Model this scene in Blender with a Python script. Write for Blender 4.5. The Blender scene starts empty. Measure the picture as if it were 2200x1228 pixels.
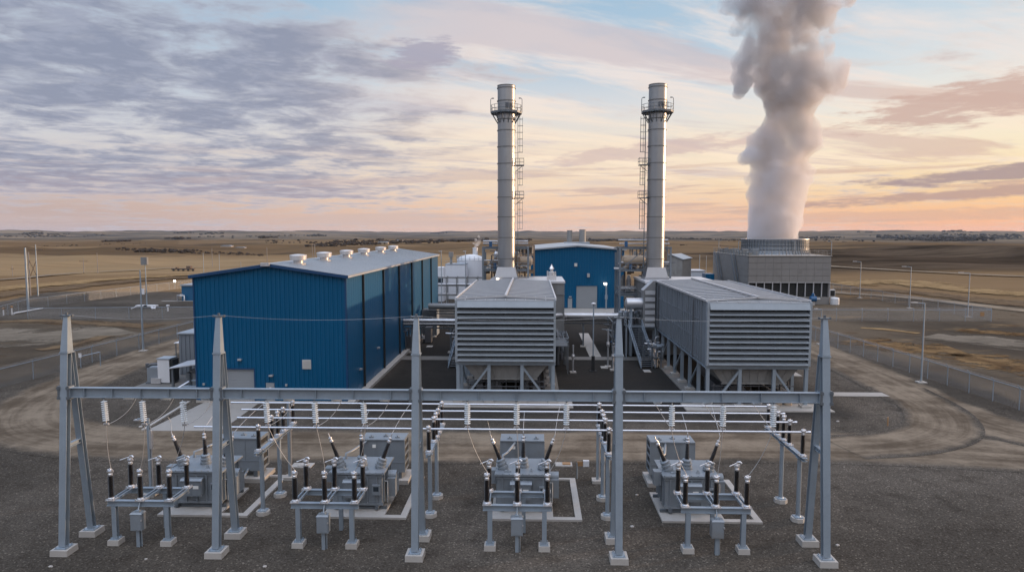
import bpy, bmesh, math, random
from mathutils import Vector, Matrix, noise
random.seed(7)
scene = bpy.context.scene
col = scene.collection
R = math.radians
V = Vector

# ------------------------------------------------------------------ camera
H, F, PIT, YAW = 18.0, 1467.0, math.atan(114/1467.0), R(1.75)
cam_d = bpy.data.cameras.new('camera')
cam = bpy.data.objects.new('camera', cam_d); col.objects.link(cam)
cam.location = (0, 0, H)
cam.rotation_euler = (R(90)-PIT, 0, YAW)
cam_d.sensor_width = 36; cam_d.lens = 36*F/2200
cam_d.clip_start = 0.5; cam_d.clip_end = 60000
scene.camera = cam

def ray(px, py):
    a = (px-1100)/F; b = -(py-614)/F
    f = V((-math.sin(YAW)*math.cos(PIT), math.cos(YAW)*math.cos(PIT), -math.sin(PIT)))
    u = V((-math.sin(YAW)*math.sin(PIT), math.cos(YAW)*math.sin(PIT), math.cos(PIT)))
    r = V((math.cos(YAW), math.sin(YAW), 0))
    return f+a*r+b*u
def G(px, py, z=0.0):
    d = ray(px, py); t = (z-H)/d.z
    return V((d.x*t, d.y*t, z))
def D(px, py, y):
    d = ray(px, py); t = y/d.y
    return V((d.x*t, y, H+d.z*t))

# ------------------------------------------------------------------ node helpers
class NT:
    def __init__(s, nt):
        s.nt = nt; s.n = nt.nodes; s.l = nt.links
    def new(s, t, **kw):
        n = s.n.new(t)
        for k, v in kw.items(): setattr(n, k, v)
        return n
    def put(s, sock, v):
        if isinstance(v, bpy.types.NodeSocket): s.l.new(v, sock)
        elif v is not None: sock.default_value = v
    def m(s, op, a, b=None, c=None, clamp=False):
        n = s.new('ShaderNodeMath', operation=op); n.use_clamp = clamp
        s.put(n.inputs[0], a); s.put(n.inputs[1], b); s.put(n.inputs[2], c)
        return n.outputs[0]
    def vm(s, op, a, b=None, sc=None):
        n = s.new('ShaderNodeVectorMath', operation=op)
        s.put(n.inputs[0], a); s.put(n.inputs[1], b)
        if sc is not None: s.put(n.inputs['Scale'], sc)
        return n.outputs['Value'] if op in ('LENGTH', 'DISTANCE', 'DOT_PRODUCT') else n.outputs['Vector']
    def ss(s, x, a, b, lo=0.0, hi=1.0):
        n = s.new('ShaderNodeMapRange', interpolation_type='SMOOTHSTEP')
        s.put(n.inputs[0], x); s.put(n.inputs[1], a); s.put(n.inputs[2], b); s.put(n.inputs[3], lo); s.put(n.inputs[4], hi)
        return n.outputs[0]
    def mix(s, f, a, b, blend='MIX'):
        n = s.new('ShaderNodeMix', data_type='RGBA', blend_type=blend)
        s.put(n.inputs[0], f); s.put(n.inputs[6], c4(a)); s.put(n.inputs[7], c4(b))
        return n.outputs[2]
    def noise(s, vec, scale, detail=4, rough=0.55, dist=0.0, dim='3D'):
        n = s.new('ShaderNodeTexNoise', noise_dimensions=dim)
        s.put(n.inputs['Vector'], vec); s.put(n.inputs['Scale'], scale); s.put(n.inputs['Detail'], detail)
        s.put(n.inputs['Roughness'], rough); s.put(n.inputs['Distortion'], dist)
        return n.outputs['Fac']
    def xyz(s, v):
        n = s.new('ShaderNodeSeparateXYZ'); s.put(n.inputs[0], v); return n.outputs
    def cxyz(s, x, y, z):
        n = s.new('ShaderNodeCombineXYZ'); s.put(n.inputs[0], x); s.put(n.inputs[1], y); s.put(n.inputs[2], z); return n.outputs[0]
    def ramp(s, f, stops, interp='LINEAR'):
        n = s.new('ShaderNodeValToRGB'); s.put(n.inputs[0], f)
        cr = n.color_ramp; cr.interpolation = interp
        while len(cr.elements) < len(stops): cr.elements.new(0.5)
        for e, (p, c) in zip(cr.elements, stops): e.position = p; e.color = c4(c)
        return n.outputs[0]
    def attr(s, name):
        n = s.new('ShaderNodeAttribute', attribute_name=name); return n
def c4(c):
    if isinstance(c, bpy.types.NodeSocket): return c
    if isinstance(c, (int, float)): return (c, c, c, 1)
    return tuple(c) if len(c) == 4 else (c[0], c[1], c[2], 1)
def srgb(r, g, b):
    f = lambda v: (v/255/12.92) if v/255 <= .04045 else ((v/255+.055)/1.055)**2.4
    return (f(r), f(g), f(b))

MATS = {}
def mat(name, base, rough=0.6, metal=0.0, var=0.12, vscale=0.7, fine=0.0, fscale=14, bump=0.0, streak=0.0, spec=0.5, emit=None, dirt=None, rvar=0.25):
    """weathered paint, metal or concrete: base colour varied by noise at two scales, optional run-down streaks"""
    m = bpy.data.materials.new(name); m.use_nodes = True
    t = NT(m.node_tree); b = t.n['Principled BSDF']
    geo = t.new('ShaderNodeNewGeometry'); pos = geo.outputs['Position']
    c = c4(base)
    k = t.m('MULTIPLY', t.m('SUBTRACT', t.noise(pos, vscale, 5, 0.6), 0.5), var*2)
    if fine: k = t.m('ADD', k, t.m('MULTIPLY', t.m('SUBTRACT', t.noise(pos, fscale, 3, 0.6), 0.5), fine*2))
    if streak:
        sv = t.vm('MULTIPLY', pos, (2.2, 2.2, 0.16))
        k = t.m('ADD', k, t.m('MULTIPLY', t.m('SUBTRACT', t.noise(sv, 1.0, 5, 0.65), 0.5), streak*2))
    k = t.m('ADD', k, 1.0)
    colr = t.vm('SCALE', base[:3], sc=k)
    if dirt:
        dm = t.ss(t.noise(pos, 0.35, 6, 0.7), 0.52, 0.7)
        colr = t.mix(t.m('MULTIPLY', dm, 0.5), colr, dirt)
    t.put(b.inputs['Base Color'], colr)
    rr = t.m('ADD', t.m('MULTIPLY', t.m('SUBTRACT', t.noise(pos, 1.3, 3), 0.5), rvar), rough, clamp=True)
    t.put(b.inputs['Roughness'], rr)
    b.inputs['Metallic'].default_value = metal
    b.inputs['Specular IOR Level'].default_value = spec
    if emit:
        b.inputs['Emission Color'].default_value = c4(emit[0]); b.inputs['Emission Strength'].default_value = emit[1]
    if bump:
        bn = t.new('ShaderNodeBump'); bn.inputs['Strength'].default_value = bump; bn.inputs['Distance'].default_value = 0.02
        t.put(bn.inputs['Height'], t.noise(pos, fscale, 4)); t.put(b.inputs['Normal'], bn.outputs[0])
    MATS[name] = m
    return m

# ------------------------------------------------------------------ mesh builder
class MB:
    def __init__(s): s.v = []; s.f = []; s.s = []
    def add(s, vs, fs, smooth=False):
        o = len(s.v); s.v += [tuple(p) for p in vs]
        for f in fs: s.f.append([i+o for i in f]); s.s.append(smooth)
        return s
    def box(s, x0, x1, y0, y1, z0, z1):
        if x0 > x1: x0, x1 = x1, x0
        if y0 > y1: y0, y1 = y1, y0
        if z0 > z1: z0, z1 = z1, z0
        vs = [(x, y, z) for z in (z0, z1) for x, y in ((x0, y0), (x1, y0), (x1, y1), (x0, y1))]
        return s.add(vs, [(3, 2, 1, 0), (4, 5, 6, 7), (0, 1, 5, 4), (1, 2, 6, 5), (2, 3, 7, 6), (3, 0, 4, 7)])
    def frustum(s, b, tp, z0, z1):
        """b, tp = (x0,x1,y0,y1) rectangles at z0 and z1"""
        vs = [(x, y, z) for (q, z) in ((b, z0), (tp, z1)) for x, y in ((q[0], q[2]), (q[1], q[2]), (q[1], q[3]), (q[0], q[3]))]
        return s.add(vs, [(3, 2, 1, 0), (4, 5, 6, 7), (0, 1, 5, 4), (1, 2, 6, 5), (2, 3, 7, 6), (3, 0, 4, 7)])
    def bar(s, p, q, w, d, up=(0, 0, 1), w2=None, d2=None):
        """rectangular bar p->q; d along up, w across"""
        p = V(p); q = V(q); a = (q-p).normalized(); up = V(up)
        x = a.cross(up)
        if x.length < 1e-5: x = a.cross(V((1, 0, 0)))
        x.normalize(); u = x.cross(a).normalized()
        w2 = w if w2 is None else w2; d2 = d if d2 is None else d2
        vs = []
        for c, ww, dd in ((p, w, d), (q, w2, d2)):
            for sx, su in ((-1, -1), (1, -1), (1, 1), (-1, 1)): vs.append(c+x*(sx*ww/2)+u*(su*dd/2))
        return s.add(vs, [(0, 1, 2, 3), (7, 6, 5, 4), (4, 5, 1, 0), (5, 6, 2, 1), (6, 7, 3, 2), (7, 4, 0, 3)])
    def hbeam(s, p, q, w, d, t=0.03, up=(0, 0, 1), w2=None, tw=None):
        p = V(p); q = V(q); a = (q-p).normalized(); up = V(up)
        x = a.cross(up).normalized(); u = x.cross(a).normalized()
        o = u*(d/2-t/2); w2 = w if w2 is None else w2
        s.bar(p+o, q+o, w, t, u, w2, t); s.bar(p-o, q-o, w, t, u, w2, t)
        return s.bar(p, q, tw or t, d-2*t-.002, u)
    def tube(s, p, q, r, n=8, r2=None, caps=True):
        p = V(p); q = V(q); r2 = r if r2 is None else r2
        a = (q-p).normalized(); x = a.orthogonal().normalized(); y = a.cross(x)
        ring = lambda c, rr: [c+(x*math.cos(2*math.pi*i/n)+y*math.sin(2*math.pi*i/n))*rr for i in range(n)]
        A, B = ring(p, r), ring(q, r2)
        s.add(A+B, [(i, (i+1) % n, n+(i+1) % n, n+i) for i in range(n)], True)
        if caps:
            s.add(A, [tuple(reversed(range(n)))]); s.add(B, [tuple(range(n))])
        return s
    def path(s, pts, r, n=6):
        pts = [V(p) for p in pts]; rings = []
        x = None
        for i, p in enumerate(pts):
            a = (pts[min(i+1, len(pts)-1)]-pts[max(i-1, 0)]).normalized()
            x = a.orthogonal().normalized() if x is None else (x-a*x.dot(a)).normalized()
            y = a.cross(x)
            rings.append([p+(x*math.cos(2*math.pi*k/n)+y*math.sin(2*math.pi*k/n))*r for k in range(n)])
        vs = [v for rg in rings for v in rg]; fs = []
        for i in range(len(pts)-1):
            for k in range(n): fs.append((i*n+k, i*n+(k+1) % n, (i+1)*n+(k+1) % n, (i+1)*n+k))
        s.add(vs, fs, True)
        s.add(rings[0], [tuple(reversed(range(n)))]); s.add(rings[-1], [tuple(range(n))])
        return s
    def lathe(s, prof, n=16, M=None, c=(0, 0, 0), cap0=True, cap1=True, smooth=True):
        """prof = [(r,z)...] round z; sharp corners come from repeated points"""
        M = M or Matrix.Translation(V(c))
        rg = lambda r, z: [M @ V((r*math.cos(2*math.pi*i/n), r*math.sin(2*math.pi*i/n), z)) for i in range(n)]
        for (r0, z0), (r1, z1) in zip(prof, prof[1:]):
            if (r0, z0) == (r1, z1): continue
            s.add(rg(r0, z0)+rg(r1, z1), [(i, (i+1) % n, n+(i+1) % n, n+i) for i in range(n)], smooth)
        if cap0 and prof[0][0] > 0: s.add(rg(*prof[0]), [tuple(reversed(range(n)))])
        if cap1 and prof[-1][0] > 0: s.add(rg(*prof[-1]), [tuple(range(n))])
        return s
    def ext(s, poly, axis, a, b):
        """extrude a 2D polygon along an axis: 'y' uses (x,z), 'x' uses (y,z), 'z' uses (x,y)"""
        def P(p, t):
            return {'y': (p[0], t, p[1]), 'x': (t, p[0], p[1]), 'z': (p[0], p[1], t)}[axis]
        n = len(poly); vs = [P(p, a) for p in poly]+[P(p, b) for p in poly]
        fs = [(i, (i+1) % n, n+(i+1) % n, n+i) for i in range(n)]+[tuple(reversed(range(n))), tuple(range(n, 2*n))]
        return s.add(vs, fs)
    def ring(s, c, r, t, n=24, axis='z', a0=0, a1=2*math.pi):
        pts = [V((c[0]+r*math.cos(a0+(a1-a0)*i/n), c[1]+r*math.sin(a0+(a1-a0)*i/n), c[2])) for i in range(n+1)]
        return s.path(pts, t, 5)
    def mesh(s, name, fix=True):
        me = bpy.data.meshes.new(name)
        me.from_pydata(s.v, [], s.f); me.polygons.foreach_set('use_smooth', s.s)
        if fix:
            bm = bmesh.new(); bm.from_mesh(me); bmesh.ops.recalc_face_normals(bm, faces=bm.faces[:]); bm.to_mesh(me); bm.free()
        me.update(); return me

def part(name, mb, m, parent=None, label=None, kind=None):
    me = mb.mesh(name) if isinstance(mb, MB) else mb
    if not me.materials: me.materials.append(MATS[m] if isinstance(m, str) else m)
    o = bpy.data.objects.new(name, me); col.objects.link(o)
    if parent is not None:
        o.parent = parent
        if parent.type == 'EMPTY' and parent.parent is None: o.location = -parent.location
    if label: o['label'] = label
    if kind: o['kind'] = kind
    return o
def tag(o, label=None, cat=None, group=None, kind=None):
    if label: o['label'] = label
    if cat: o['category'] = cat
    if group: o['group'] = group
    if kind: o['kind'] = kind
    return o
def thing(name, label, cat, loc=(0, 0, 0), group=None, rz=0):
    o = bpy.data.objects.new(name, None); col.objects.link(o)
    o.empty_display_size = 0.3
    o.location = loc; o.rotation_euler.z = rz
    return tag(o, label, cat, group)
def model(name, label, cat, group=None):
    """a thing modelled round the origin"""
    return thing(name, label, cat, (0, 0, 0), group)
def single(name, mb, m, label, cat, group=None):
    return tag(part(name, mb, m), label, cat, group)
def struct(name, mb, m):
    return tag(part(name, mb, m), kind='structure')
def dup(o, loc=None, label=None, rz=None, parent=None):
    c = o.copy(); col.objects.link(c)
    if parent is not None: c.parent = parent
    for ch in list(o.children): dup(ch, parent=c)
    if loc is not None: c.location = loc
    if rz is not None: c.rotation_euler.z = rz
    if label: c['label'] = label
    return c

ORD = ['first', 'second', 'third', 'fourth', 'fifth', 'sixth', 'seventh', 'eighth', 'ninth', 'tenth']

# ------------------------------------------------------------------ materials
mat('galvanised', (0.225, 0.270, 0.315), 0.45, 0.35, var=0.16, vscale=1.1, fine=0.09, fscale=9, streak=0.08)
mat('galvanised_mid', (0.15, 0.175, 0.20), 0.5, 0.3, var=0.2, vscale=0.8, streak=0.1)
mat('galvanised_dark', (0.10, 0.115, 0.13), 0.5, 0.3, var=0.2, vscale=0.8, fine=0.1, streak=0.1)
mat('equipment_grey', (0.175, 0.20, 0.225), 0.42, 0.15, var=0.14, vscale=0.9, fine=0.06, streak=0.1, dirt=(0.15, 0.15, 0.145))
mat('casing_grey', (0.185, 0.193, 0.20), 0.5, 0.3, var=0.14, vscale=0.5, fine=0.05, streak=0.16, dirt=(0.13, 0.125, 0.115))
mat('casing_side', (0.165, 0.187, 0.212), 0.5, 0.3, var=0.2, vscale=0.35, streak=0.2)
mat('louvre_grey', (0.235, 0.268, 0.30), 0.5, 0.25, var=0.14, vscale=0.8, streak=0.1)
mat('roof_dark', (0.10, 0.108, 0.118), 0.7, 0.0, var=0.2, spec=0.1)
mat('trim_light', (0.46, 0.47, 0.49), 0.4, 0.4, var=0.1, streak=0.06)
mat('hopper_grey', (0.20, 0.20, 0.195), 0.65, 0.2, var=0.2, vscale=0.5, streak=0.25, dirt=(0.10, 0.085, 0.07))
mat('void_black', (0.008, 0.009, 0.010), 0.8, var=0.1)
mat('stack_steel', (0.285, 0.292, 0.30), 0.36, 0.9, var=0.12, vscale=0.4, streak=0.1)
mat('flare_steel', (0.32, 0.33, 0.35), 0.35, 0.85, var=0.06, streak=0.05)
mat('stack_band', (0.16, 0.16, 0.16), 0.5, 0.5)
mat('blue_cladding', (0.0005, 0.066, 0.150), 0.45, 0.0, var=0.06, vscale=0.25, streak=0.06, spec=0.22)
mat('blue_panel', (0.001, 0.072, 0.165), 0.36, 0.0, var=0.04, vscale=0.15, spec=0.75, rvar=.04)
mat('blue_trim', (0.002, 0.035, 0.10), 0.4, var=0.1)
mat('roof_metal', (0.27, 0.30, 0.33), 0.42, 0.35, var=0.07, vscale=0.2, streak=0.0)
mat('vent_metal', (0.50, 0.48, 0.47), 0.4, 0.5, var=0.12, streak=0.15)
mat('door_grey', (0.215, 0.235, 0.255), 0.5, 0.1, var=0.07)
mat('louvre_cream', (0.42, 0.42, 0.41), 0.5, var=0.08)
mat('white_paint', (0.50, 0.51, 0.53), 0.5, var=0.08, vscale=0.3, streak=0.08)
mat('white_tank', (0.52, 0.55, 0.60), 0.5, var=0.06, vscale=0.2, streak=0.08)
mat('concrete', (0.30, 0.285, 0.265), 0.85, var=0.14, vscale=0.9, fine=0.1, fscale=12, bump=0.15, dirt=(0.19, 0.175, 0.155))
mat('concrete_slab', (0.25, 0.235, 0.215), 0.85, var=0.16, vscale=0.45, fine=0.08, fscale=9, dirt=(0.16, 0.145, 0.125))
mat('concrete_dull', (0.115, 0.108, 0.098), 0.85, var=0.2, vscale=0.45, fine=0.08, fscale=9, dirt=(0.10, 0.09, 0.08))
mat('tower_concrete', (0.165, 0.158, 0.152), 0.85, var=0.12, vscale=0.25, fine=0.05, fscale=3, streak=0.10, dirt=(0.125, 0.118, 0.11))
mat('insulator_black', (0.012, 0.011, 0.012), 0.35, var=0.2, spec=0.6)
mat('insulator_glass', (0.58, 0.63, 0.67), 0.22, 0.0, var=0.1, spec=0.8)
mat('fitting_bright', (0.55, 0.55, 0.56), 0.32, 0.7, var=0.2, vscale=6)
mat('aluminium', (0.55, 0.57, 0.61), 0.35, 0.7, var=0.06)
mat('conductor', (0.42, 0.42, 0.42), 0.5, 0.5, var=0.1)
mat('pipe_lagging', (0.42, 0.43, 0.45), 0.38, 0.6, var=0.1, vscale=1.2)
mat('pipe_dark', (0.085, 0.09, 0.10), 0.5, 0.4, var=0.2)
mat('copper_brown', (0.20, 0.145, 0.10), 0.6, 0.2, var=0.25, vscale=0.9, streak=0.2)
mat('vessel_tan', (0.34, 0.27, 0.20), 0.55, 0.2, var=0.15)
mat('drum_blue', (0.01, 0.07, 0.17), 0.4)
mat('wood_pole', (0.20, 0.18, 0.165), 0.85, var=0.2, vscale=2, streak=0.2)
mat('rust_wood', (0.10, 0.07, 0.05), 0.85, var=0.3)
mat('sign_white', (0.68, 0.68, 0.66), 0.5, var=0.05)
mat('sign_ochre', (0.24, 0.135, 0.06), 0.6, var=0.1)
mat('tyre_black', (0.02, 0.02, 0.02), 0.8)
mat('lamp_lit', (0.9, 0.85, 0.75), 0.4, emit=((1.0, 0.88, 0.72), 14.0))
mat('lamp_lit_small', (0.9, 0.85, 0.75), 0.4, emit=((1.0, 0.86, 0.68), 5.0))
mat('glass_dark', (0.03, 0.04, 0.05), 0.1, spec=0.8)

def chain_link():
    m = bpy.data.materials.new('chain_link'); m.use_nodes = True
    t = NT(m.node_tree); b = t.n['Principled BSDF']; out = t.n['Material Output']
    b.inputs['Base Color'].default_value = (0.30, 0.31, 0.32, 1); b.inputs['Metallic'].default_value = 0.4; b.inputs['Roughness'].default_value = 0.5
    uv = t.new('ShaderNodeUVMap', uv_map='UVMap').outputs[0]
    q = t.xyz(uv)
    def wires(v):
        fr = t.m('FRACT', t.m('MULTIPLY', v, 9.0))
        return t.m('LESS_THAN', fr, 0.12)
    a = t.m('MAXIMUM', wires(t.m('ADD', q[0], q[1])), wires(t.m('SUBTRACT', q[0], q[1])))
    tr = t.new('ShaderNodeBsdfTransparent'); mx = t.new('ShaderNodeMixShader')
    t.put(mx.inputs[0], a); t.l.new(tr.outputs[0], mx.inputs[1]); t.l.new(b.outputs[0], mx.inputs[2]); t.l.new(mx.outputs[0], out.inputs[0])
    MATS['chain_link'] = m
chain_link()

# ------------------------------------------------------------------ ground
def smooth(a, b, x):
    t = max(0.0, min(1.0, (x-a)/(b-a))); return t*t*(3-2*t)
def fbm(x, y, s, o=4):
    return noise.fractal(V((x*s, y*s, 3.7)), 1.0, 2.0, o)
def bump2(x, y, cx, cy, sx, sy):
    return math.exp(-((x-cx)/sx)**2-((y-cy)/sy)**2)
def terrain(x, y):
    r = math.hypot(x, y)
    if y < -50: return 0.0
    k = smooth(230, 620, r)
    z = 0.0
    if k > 0:
        z += k*5.5*fbm(x, y, 0.0034, 4)-k*1.5
        z += k*(2.2*fbm(x, y, 0.011, 4))
    # dark ploughed hill east of the cooling tower, tan rise behind it
    z += (9.6+1.5*math.sin(x*.021+1)+.9*math.sin(x*.047))*bump2(x, y, 330, 505, 330, 105)*smooth(230, 420, r)
    z += 2.2*math.sin(x*.028+y*.011)*bump2(x, y, 330, 420, 260, 60)*k
    z += 2.0*bump2(x, y, 210, 420, 60, 60)+1.6*bump2(x, y, 420, 430, 70, 60)
    z += 7.5*bump2(x, y, 520, 980, 520, 200)
    z -= 3.5*bump2(x, y, -330, 700, 420, 170)
    z += 4.0*bump2(x, y, -520, 1500, 700, 300)
    k2 = smooth(1300, 5200, r)
    if k2 > 0:
        ridge = max(0.0, 1-abs(noise.fractal(V((x*0.00042+5.1, y*0.00042, 1.3)), 1.0, 2.0, 5)))
        z += k2*(-13+50*ridge**1.6*smooth(2000, 7500, r)+15*fbm(x, y, 0.0013, 4))
    return z
AZ = [a for a in [-180+i*6 for i in range(20)]]+[-62+i*0.4 for i in range(310)]+[62+i*6 for i in range(20)]
RR = [4.0]
while RR[-1] < 12500: RR.append(RR[-1]*(1.032 if RR[-1] < 300 else 1.022)+0.15)
def yard_mask(x, y):
    inside = min(x+64, 140-y if x > 49 else 999, (52-x) if y < 141 else (97-x), 235-y)
    if y > 135 and x < -40: inside = min(x+128+0.3*(y-135), 205-y)
    return smooth(-5, 5, inside)
def make_ground():
    vs = [(0, 0, 0)]; n = len(AZ); fs = []
    yd = [1.0]; dk = [0.0]; dirt = [0.0]; gold = [0.0]; court = [0.0]; far = [0.0]
    for r in RR:
        for a in AZ:
            x = r*math.sin(R(a)); y = r*math.cos(R(a))
            vs.append((x, y, terrain(x, y)))
            yd.append(yard_mask(x, y))
            d = 0.0
            if x > 40 and y > 220: w = 28*fbm(x, y, 0.012, 4); d = smooth(280, 335, y+w+0.02*x)*(1-smooth(560, 585, y+.5*w))*smooth(60, 120, x+w)
            dk.append(d)
            w = 40*fbm(x, y, 0.008, 4)
            gold.append(smooth(285, 330, y+w)*(1-smooth(560, 680, y+w))*(1-smooth(40, 100, x+w*.6)) if y > 200 else 0.0)
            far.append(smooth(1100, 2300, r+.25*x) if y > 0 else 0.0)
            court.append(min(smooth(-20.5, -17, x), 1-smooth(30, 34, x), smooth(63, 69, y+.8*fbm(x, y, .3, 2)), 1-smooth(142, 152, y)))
            dirt.append(1-smooth(170, 250, r+25*fbm(x, y, 0.02, 3)) if y > -60 else 1.0)
    for i in range(n): fs.append((0, 1+(i+1) % n, 1+i))
    for j in range(len(RR)-1):
        for i in range(n):
            a, b = 1+j*n+i, 1+j*n+(i+1) % n
            fs.append((a, b, b+n, a+n))
    mb = MB(); mb.add(vs, fs, True)
    me = mb.mesh('ground', fix=False)
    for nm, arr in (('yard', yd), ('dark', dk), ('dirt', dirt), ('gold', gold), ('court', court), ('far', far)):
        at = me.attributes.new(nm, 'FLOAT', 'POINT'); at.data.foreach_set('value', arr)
    return me

def gravel_colour(t, pos):
    """dark crushed stone: grains, damp patches, faint tyre marks"""
    big = t.noise(pos, 0.045, 4, 0.6)
    mid = t.noise(pos, 0.55, 5, 0.65)
    gr = t.noise(pos, 7.0, 3, 0.75)
    vo = t.new('ShaderNodeTexVoronoi', feature='F1'); t.put(vo.inputs['Vector'], pos); vo.inputs['Scale'].default_value = 13.0
    cell = t.xyz(vo.outputs['Color'])[0]
    base = t.mix(t.ss(big, 0.35, 0.65), (0.050, 0.044, 0.037), (0.086, 0.075, 0.063))
    base = t.mix(t.m('MULTIPLY', t.ss(mid, 0.45, 0.75), .7), base, (0.034, 0.029, 0.024))
    k = t.m('ADD', t.m('MULTIPLY', t.m('SUBTRACT', gr, 0.5), 1.5), 1.0)
    k = t.m('ADD', k, t.m('MULTIPLY', t.m('SUBTRACT', cell, 0.5), 0.55))
    k = t.m('MAXIMUM', k, 0.25)
    pale = t.m('MULTIPLY', t.m('GREATER_THAN', cell, 0.965), 0.9)
    k = t.m('ADD', k, pale)
    return t.vm('SCALE', base, sc=k), gr
def ground_mat():
    m = bpy.data.materials.new('ground_cover'); m.use_nodes = True
    t = NT(m.node_tree); b = t.n['Principled BSDF']
    pos = t.new('ShaderNodeNewGeometry').outputs['Position']
    grav, gr = gravel_colour(t, pos)
    # graded bare earth outside the fence
    e1 = t.noise(pos, 0.03, 6, 0.6); e2 = t.noise(t.vm('MULTIPLY', pos, (1, 2.0, 1)), 0.11, 6, 0.65, 0.6)
    earth = t.mix(t.ss(e1, 0.38, 0.62), (0.055, 0.045, 0.035), (0.105, 0.083, 0.060))
    earth = t.mix(t.m('MULTIPLY', t.ss(e2, 0.56, 0.72), 0.8), earth, (0.060, 0.036, 0.020))
    scrub = t.m('MULTIPLY', t.ss(t.noise(t.vm('MULTIPLY', pos, (0.6, 1.6, 1)), 0.06, 7, 0.7), 0.57, 0.70), 0.8)
    earth = t.mix(scrub, earth, (0.21, 0.145, 0.08))
    earth = t.vm('SCALE', earth, sc=t.m('ADD', t.m('MULTIPLY', t.noise(pos, 2.0, 4, 0.8), 0.9), 0.55))
    # stubble fields: strips and parcels
    warp = t.vm('ADD', t.vm('MULTIPLY', pos, (0.7, 1.7, 0)), t.vm('SCALE', t.cxyz(t.noise(pos, 0.003, 3), t.noise(t.vm('ADD', pos, (700, 90, 0)), 0.003, 3), 0.0), sc=420))
    vo = t.new('ShaderNodeTexVoronoi', feature='F1'); t.put(vo.inputs['Vector'], warp); vo.inputs['Scale'].default_value = 0.0021
    vo.inputs['Randomness'].default_value = 0.9
    pc = t.xyz(vo.outputs['Color'])
    fld = t.ramp(pc[0], [(0.0, (0.105, 0.068, 0.038)), (0.3, (0.20, 0.128, 0.068)), (0.55, (0.33, 0.215, 0.112)), (0.8, (0.17, 0.112, 0.063)), (1.0, (0.085, 0.06, 0.039))])
    st = t.noise(t.vm('MULTIPLY', pos, (0.25, 1.2, 1)), 0.02, 6, 0.7)
    fld = t.vm('SCALE', fld, sc=t.m('ADD', t.m('MULTIPLY', st, 0.9), 0.52))
    swale_fold = t.ss(t.noise(t.vm('MULTIPLY', pos, (0.6, 1.5, 1)), 0.0045, 5, 0.6), 0.53, 0.64)  # darker swale growth, also painting relief shading into the field colour
    fld = t.mix(t.m('MULTIPLY', swale_fold, 0.7), fld, (0.085, 0.060, 0.038))
    dk = t.attr('dark').outputs['Fac']
    till_fold = t.ss(t.noise(t.vm('MULTIPLY', pos, (0.35, 1.2, 1)), 0.022, 7, 0.68, .6), .36, .66)  # soil streaks that also paint the hill's fold shading into the colour
    dark = t.mix(till_fold, (0.026, 0.019, 0.0135), (0.088, 0.064, 0.044))
    gold = t.mix(t.noise(t.vm('MULTIPLY', pos, (.25, 1.6, 1)), .035, 6, .7), (0.15, 0.098, 0.050), (0.42, 0.275, 0.138))
    fld = t.vm('MULTIPLY', fld, (.63, .65, .69))
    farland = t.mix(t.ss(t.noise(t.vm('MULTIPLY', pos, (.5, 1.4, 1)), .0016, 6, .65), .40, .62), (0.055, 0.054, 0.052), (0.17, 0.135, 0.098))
    fld = t.mix(t.m('MULTIPLY', t.attr('far').outputs['Fac'], .75), fld, farland)  # distance haze put into the colour of the far land
    fld = t.mix(t.m('MULTIPLY', t.attr('gold').outputs['Fac'], .9), fld, t.vm('MULTIPLY', gold, (.74, .79, .88)))
    fld = t.mix(dk, fld, dark)
    nb = t.m('MULTIPLY', t.m('SUBTRACT', t.noise(pos, 0.25, 5, 0.7), 0.5), 0.9)
    dm = t.ss(t.m('ADD', t.attr('dirt').outputs['Fac'], nb), 0.35, 0.65)
    ym = t.ss(t.m('ADD', t.attr('yard').outputs['Fac'], nb), 0.35, 0.65)
    c = t.mix(dm, fld, earth); c = t.mix(ym, c, grav)
    c = t.mix(t.m('MULTIPLY', t.attr('court').outputs['Fac'], .8), c, t.vm('SCALE', (0.022, 0.0215, 0.021), sc=t.m('ADD', t.m('MULTIPLY', gr, .9), .5)))  # court: darker stone, with shade between the buildings put into its colour
    t.put(b.inputs['Base Color'], c); b.inputs['Roughness'].default_value = 0.93; b.inputs['Specular IOR Level'].default_value = 0.0
    bn = t.new('ShaderNodeBump'); bn.inputs['Strength'].default_value = 0.7; bn.inputs['Distance'].default_value = 0.05
    t.put(bn.inputs['Height'], t.m('MULTIPLY', gr, t.attr('dirt').outputs['Fac'])); t.put(b.inputs['Normal'], bn.outputs[0])
    return m
MATS['ground_cover'] = ground_mat()
g = part('ground', make_ground(), 'ground_cover'); tag(g, kind='structure')

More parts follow.
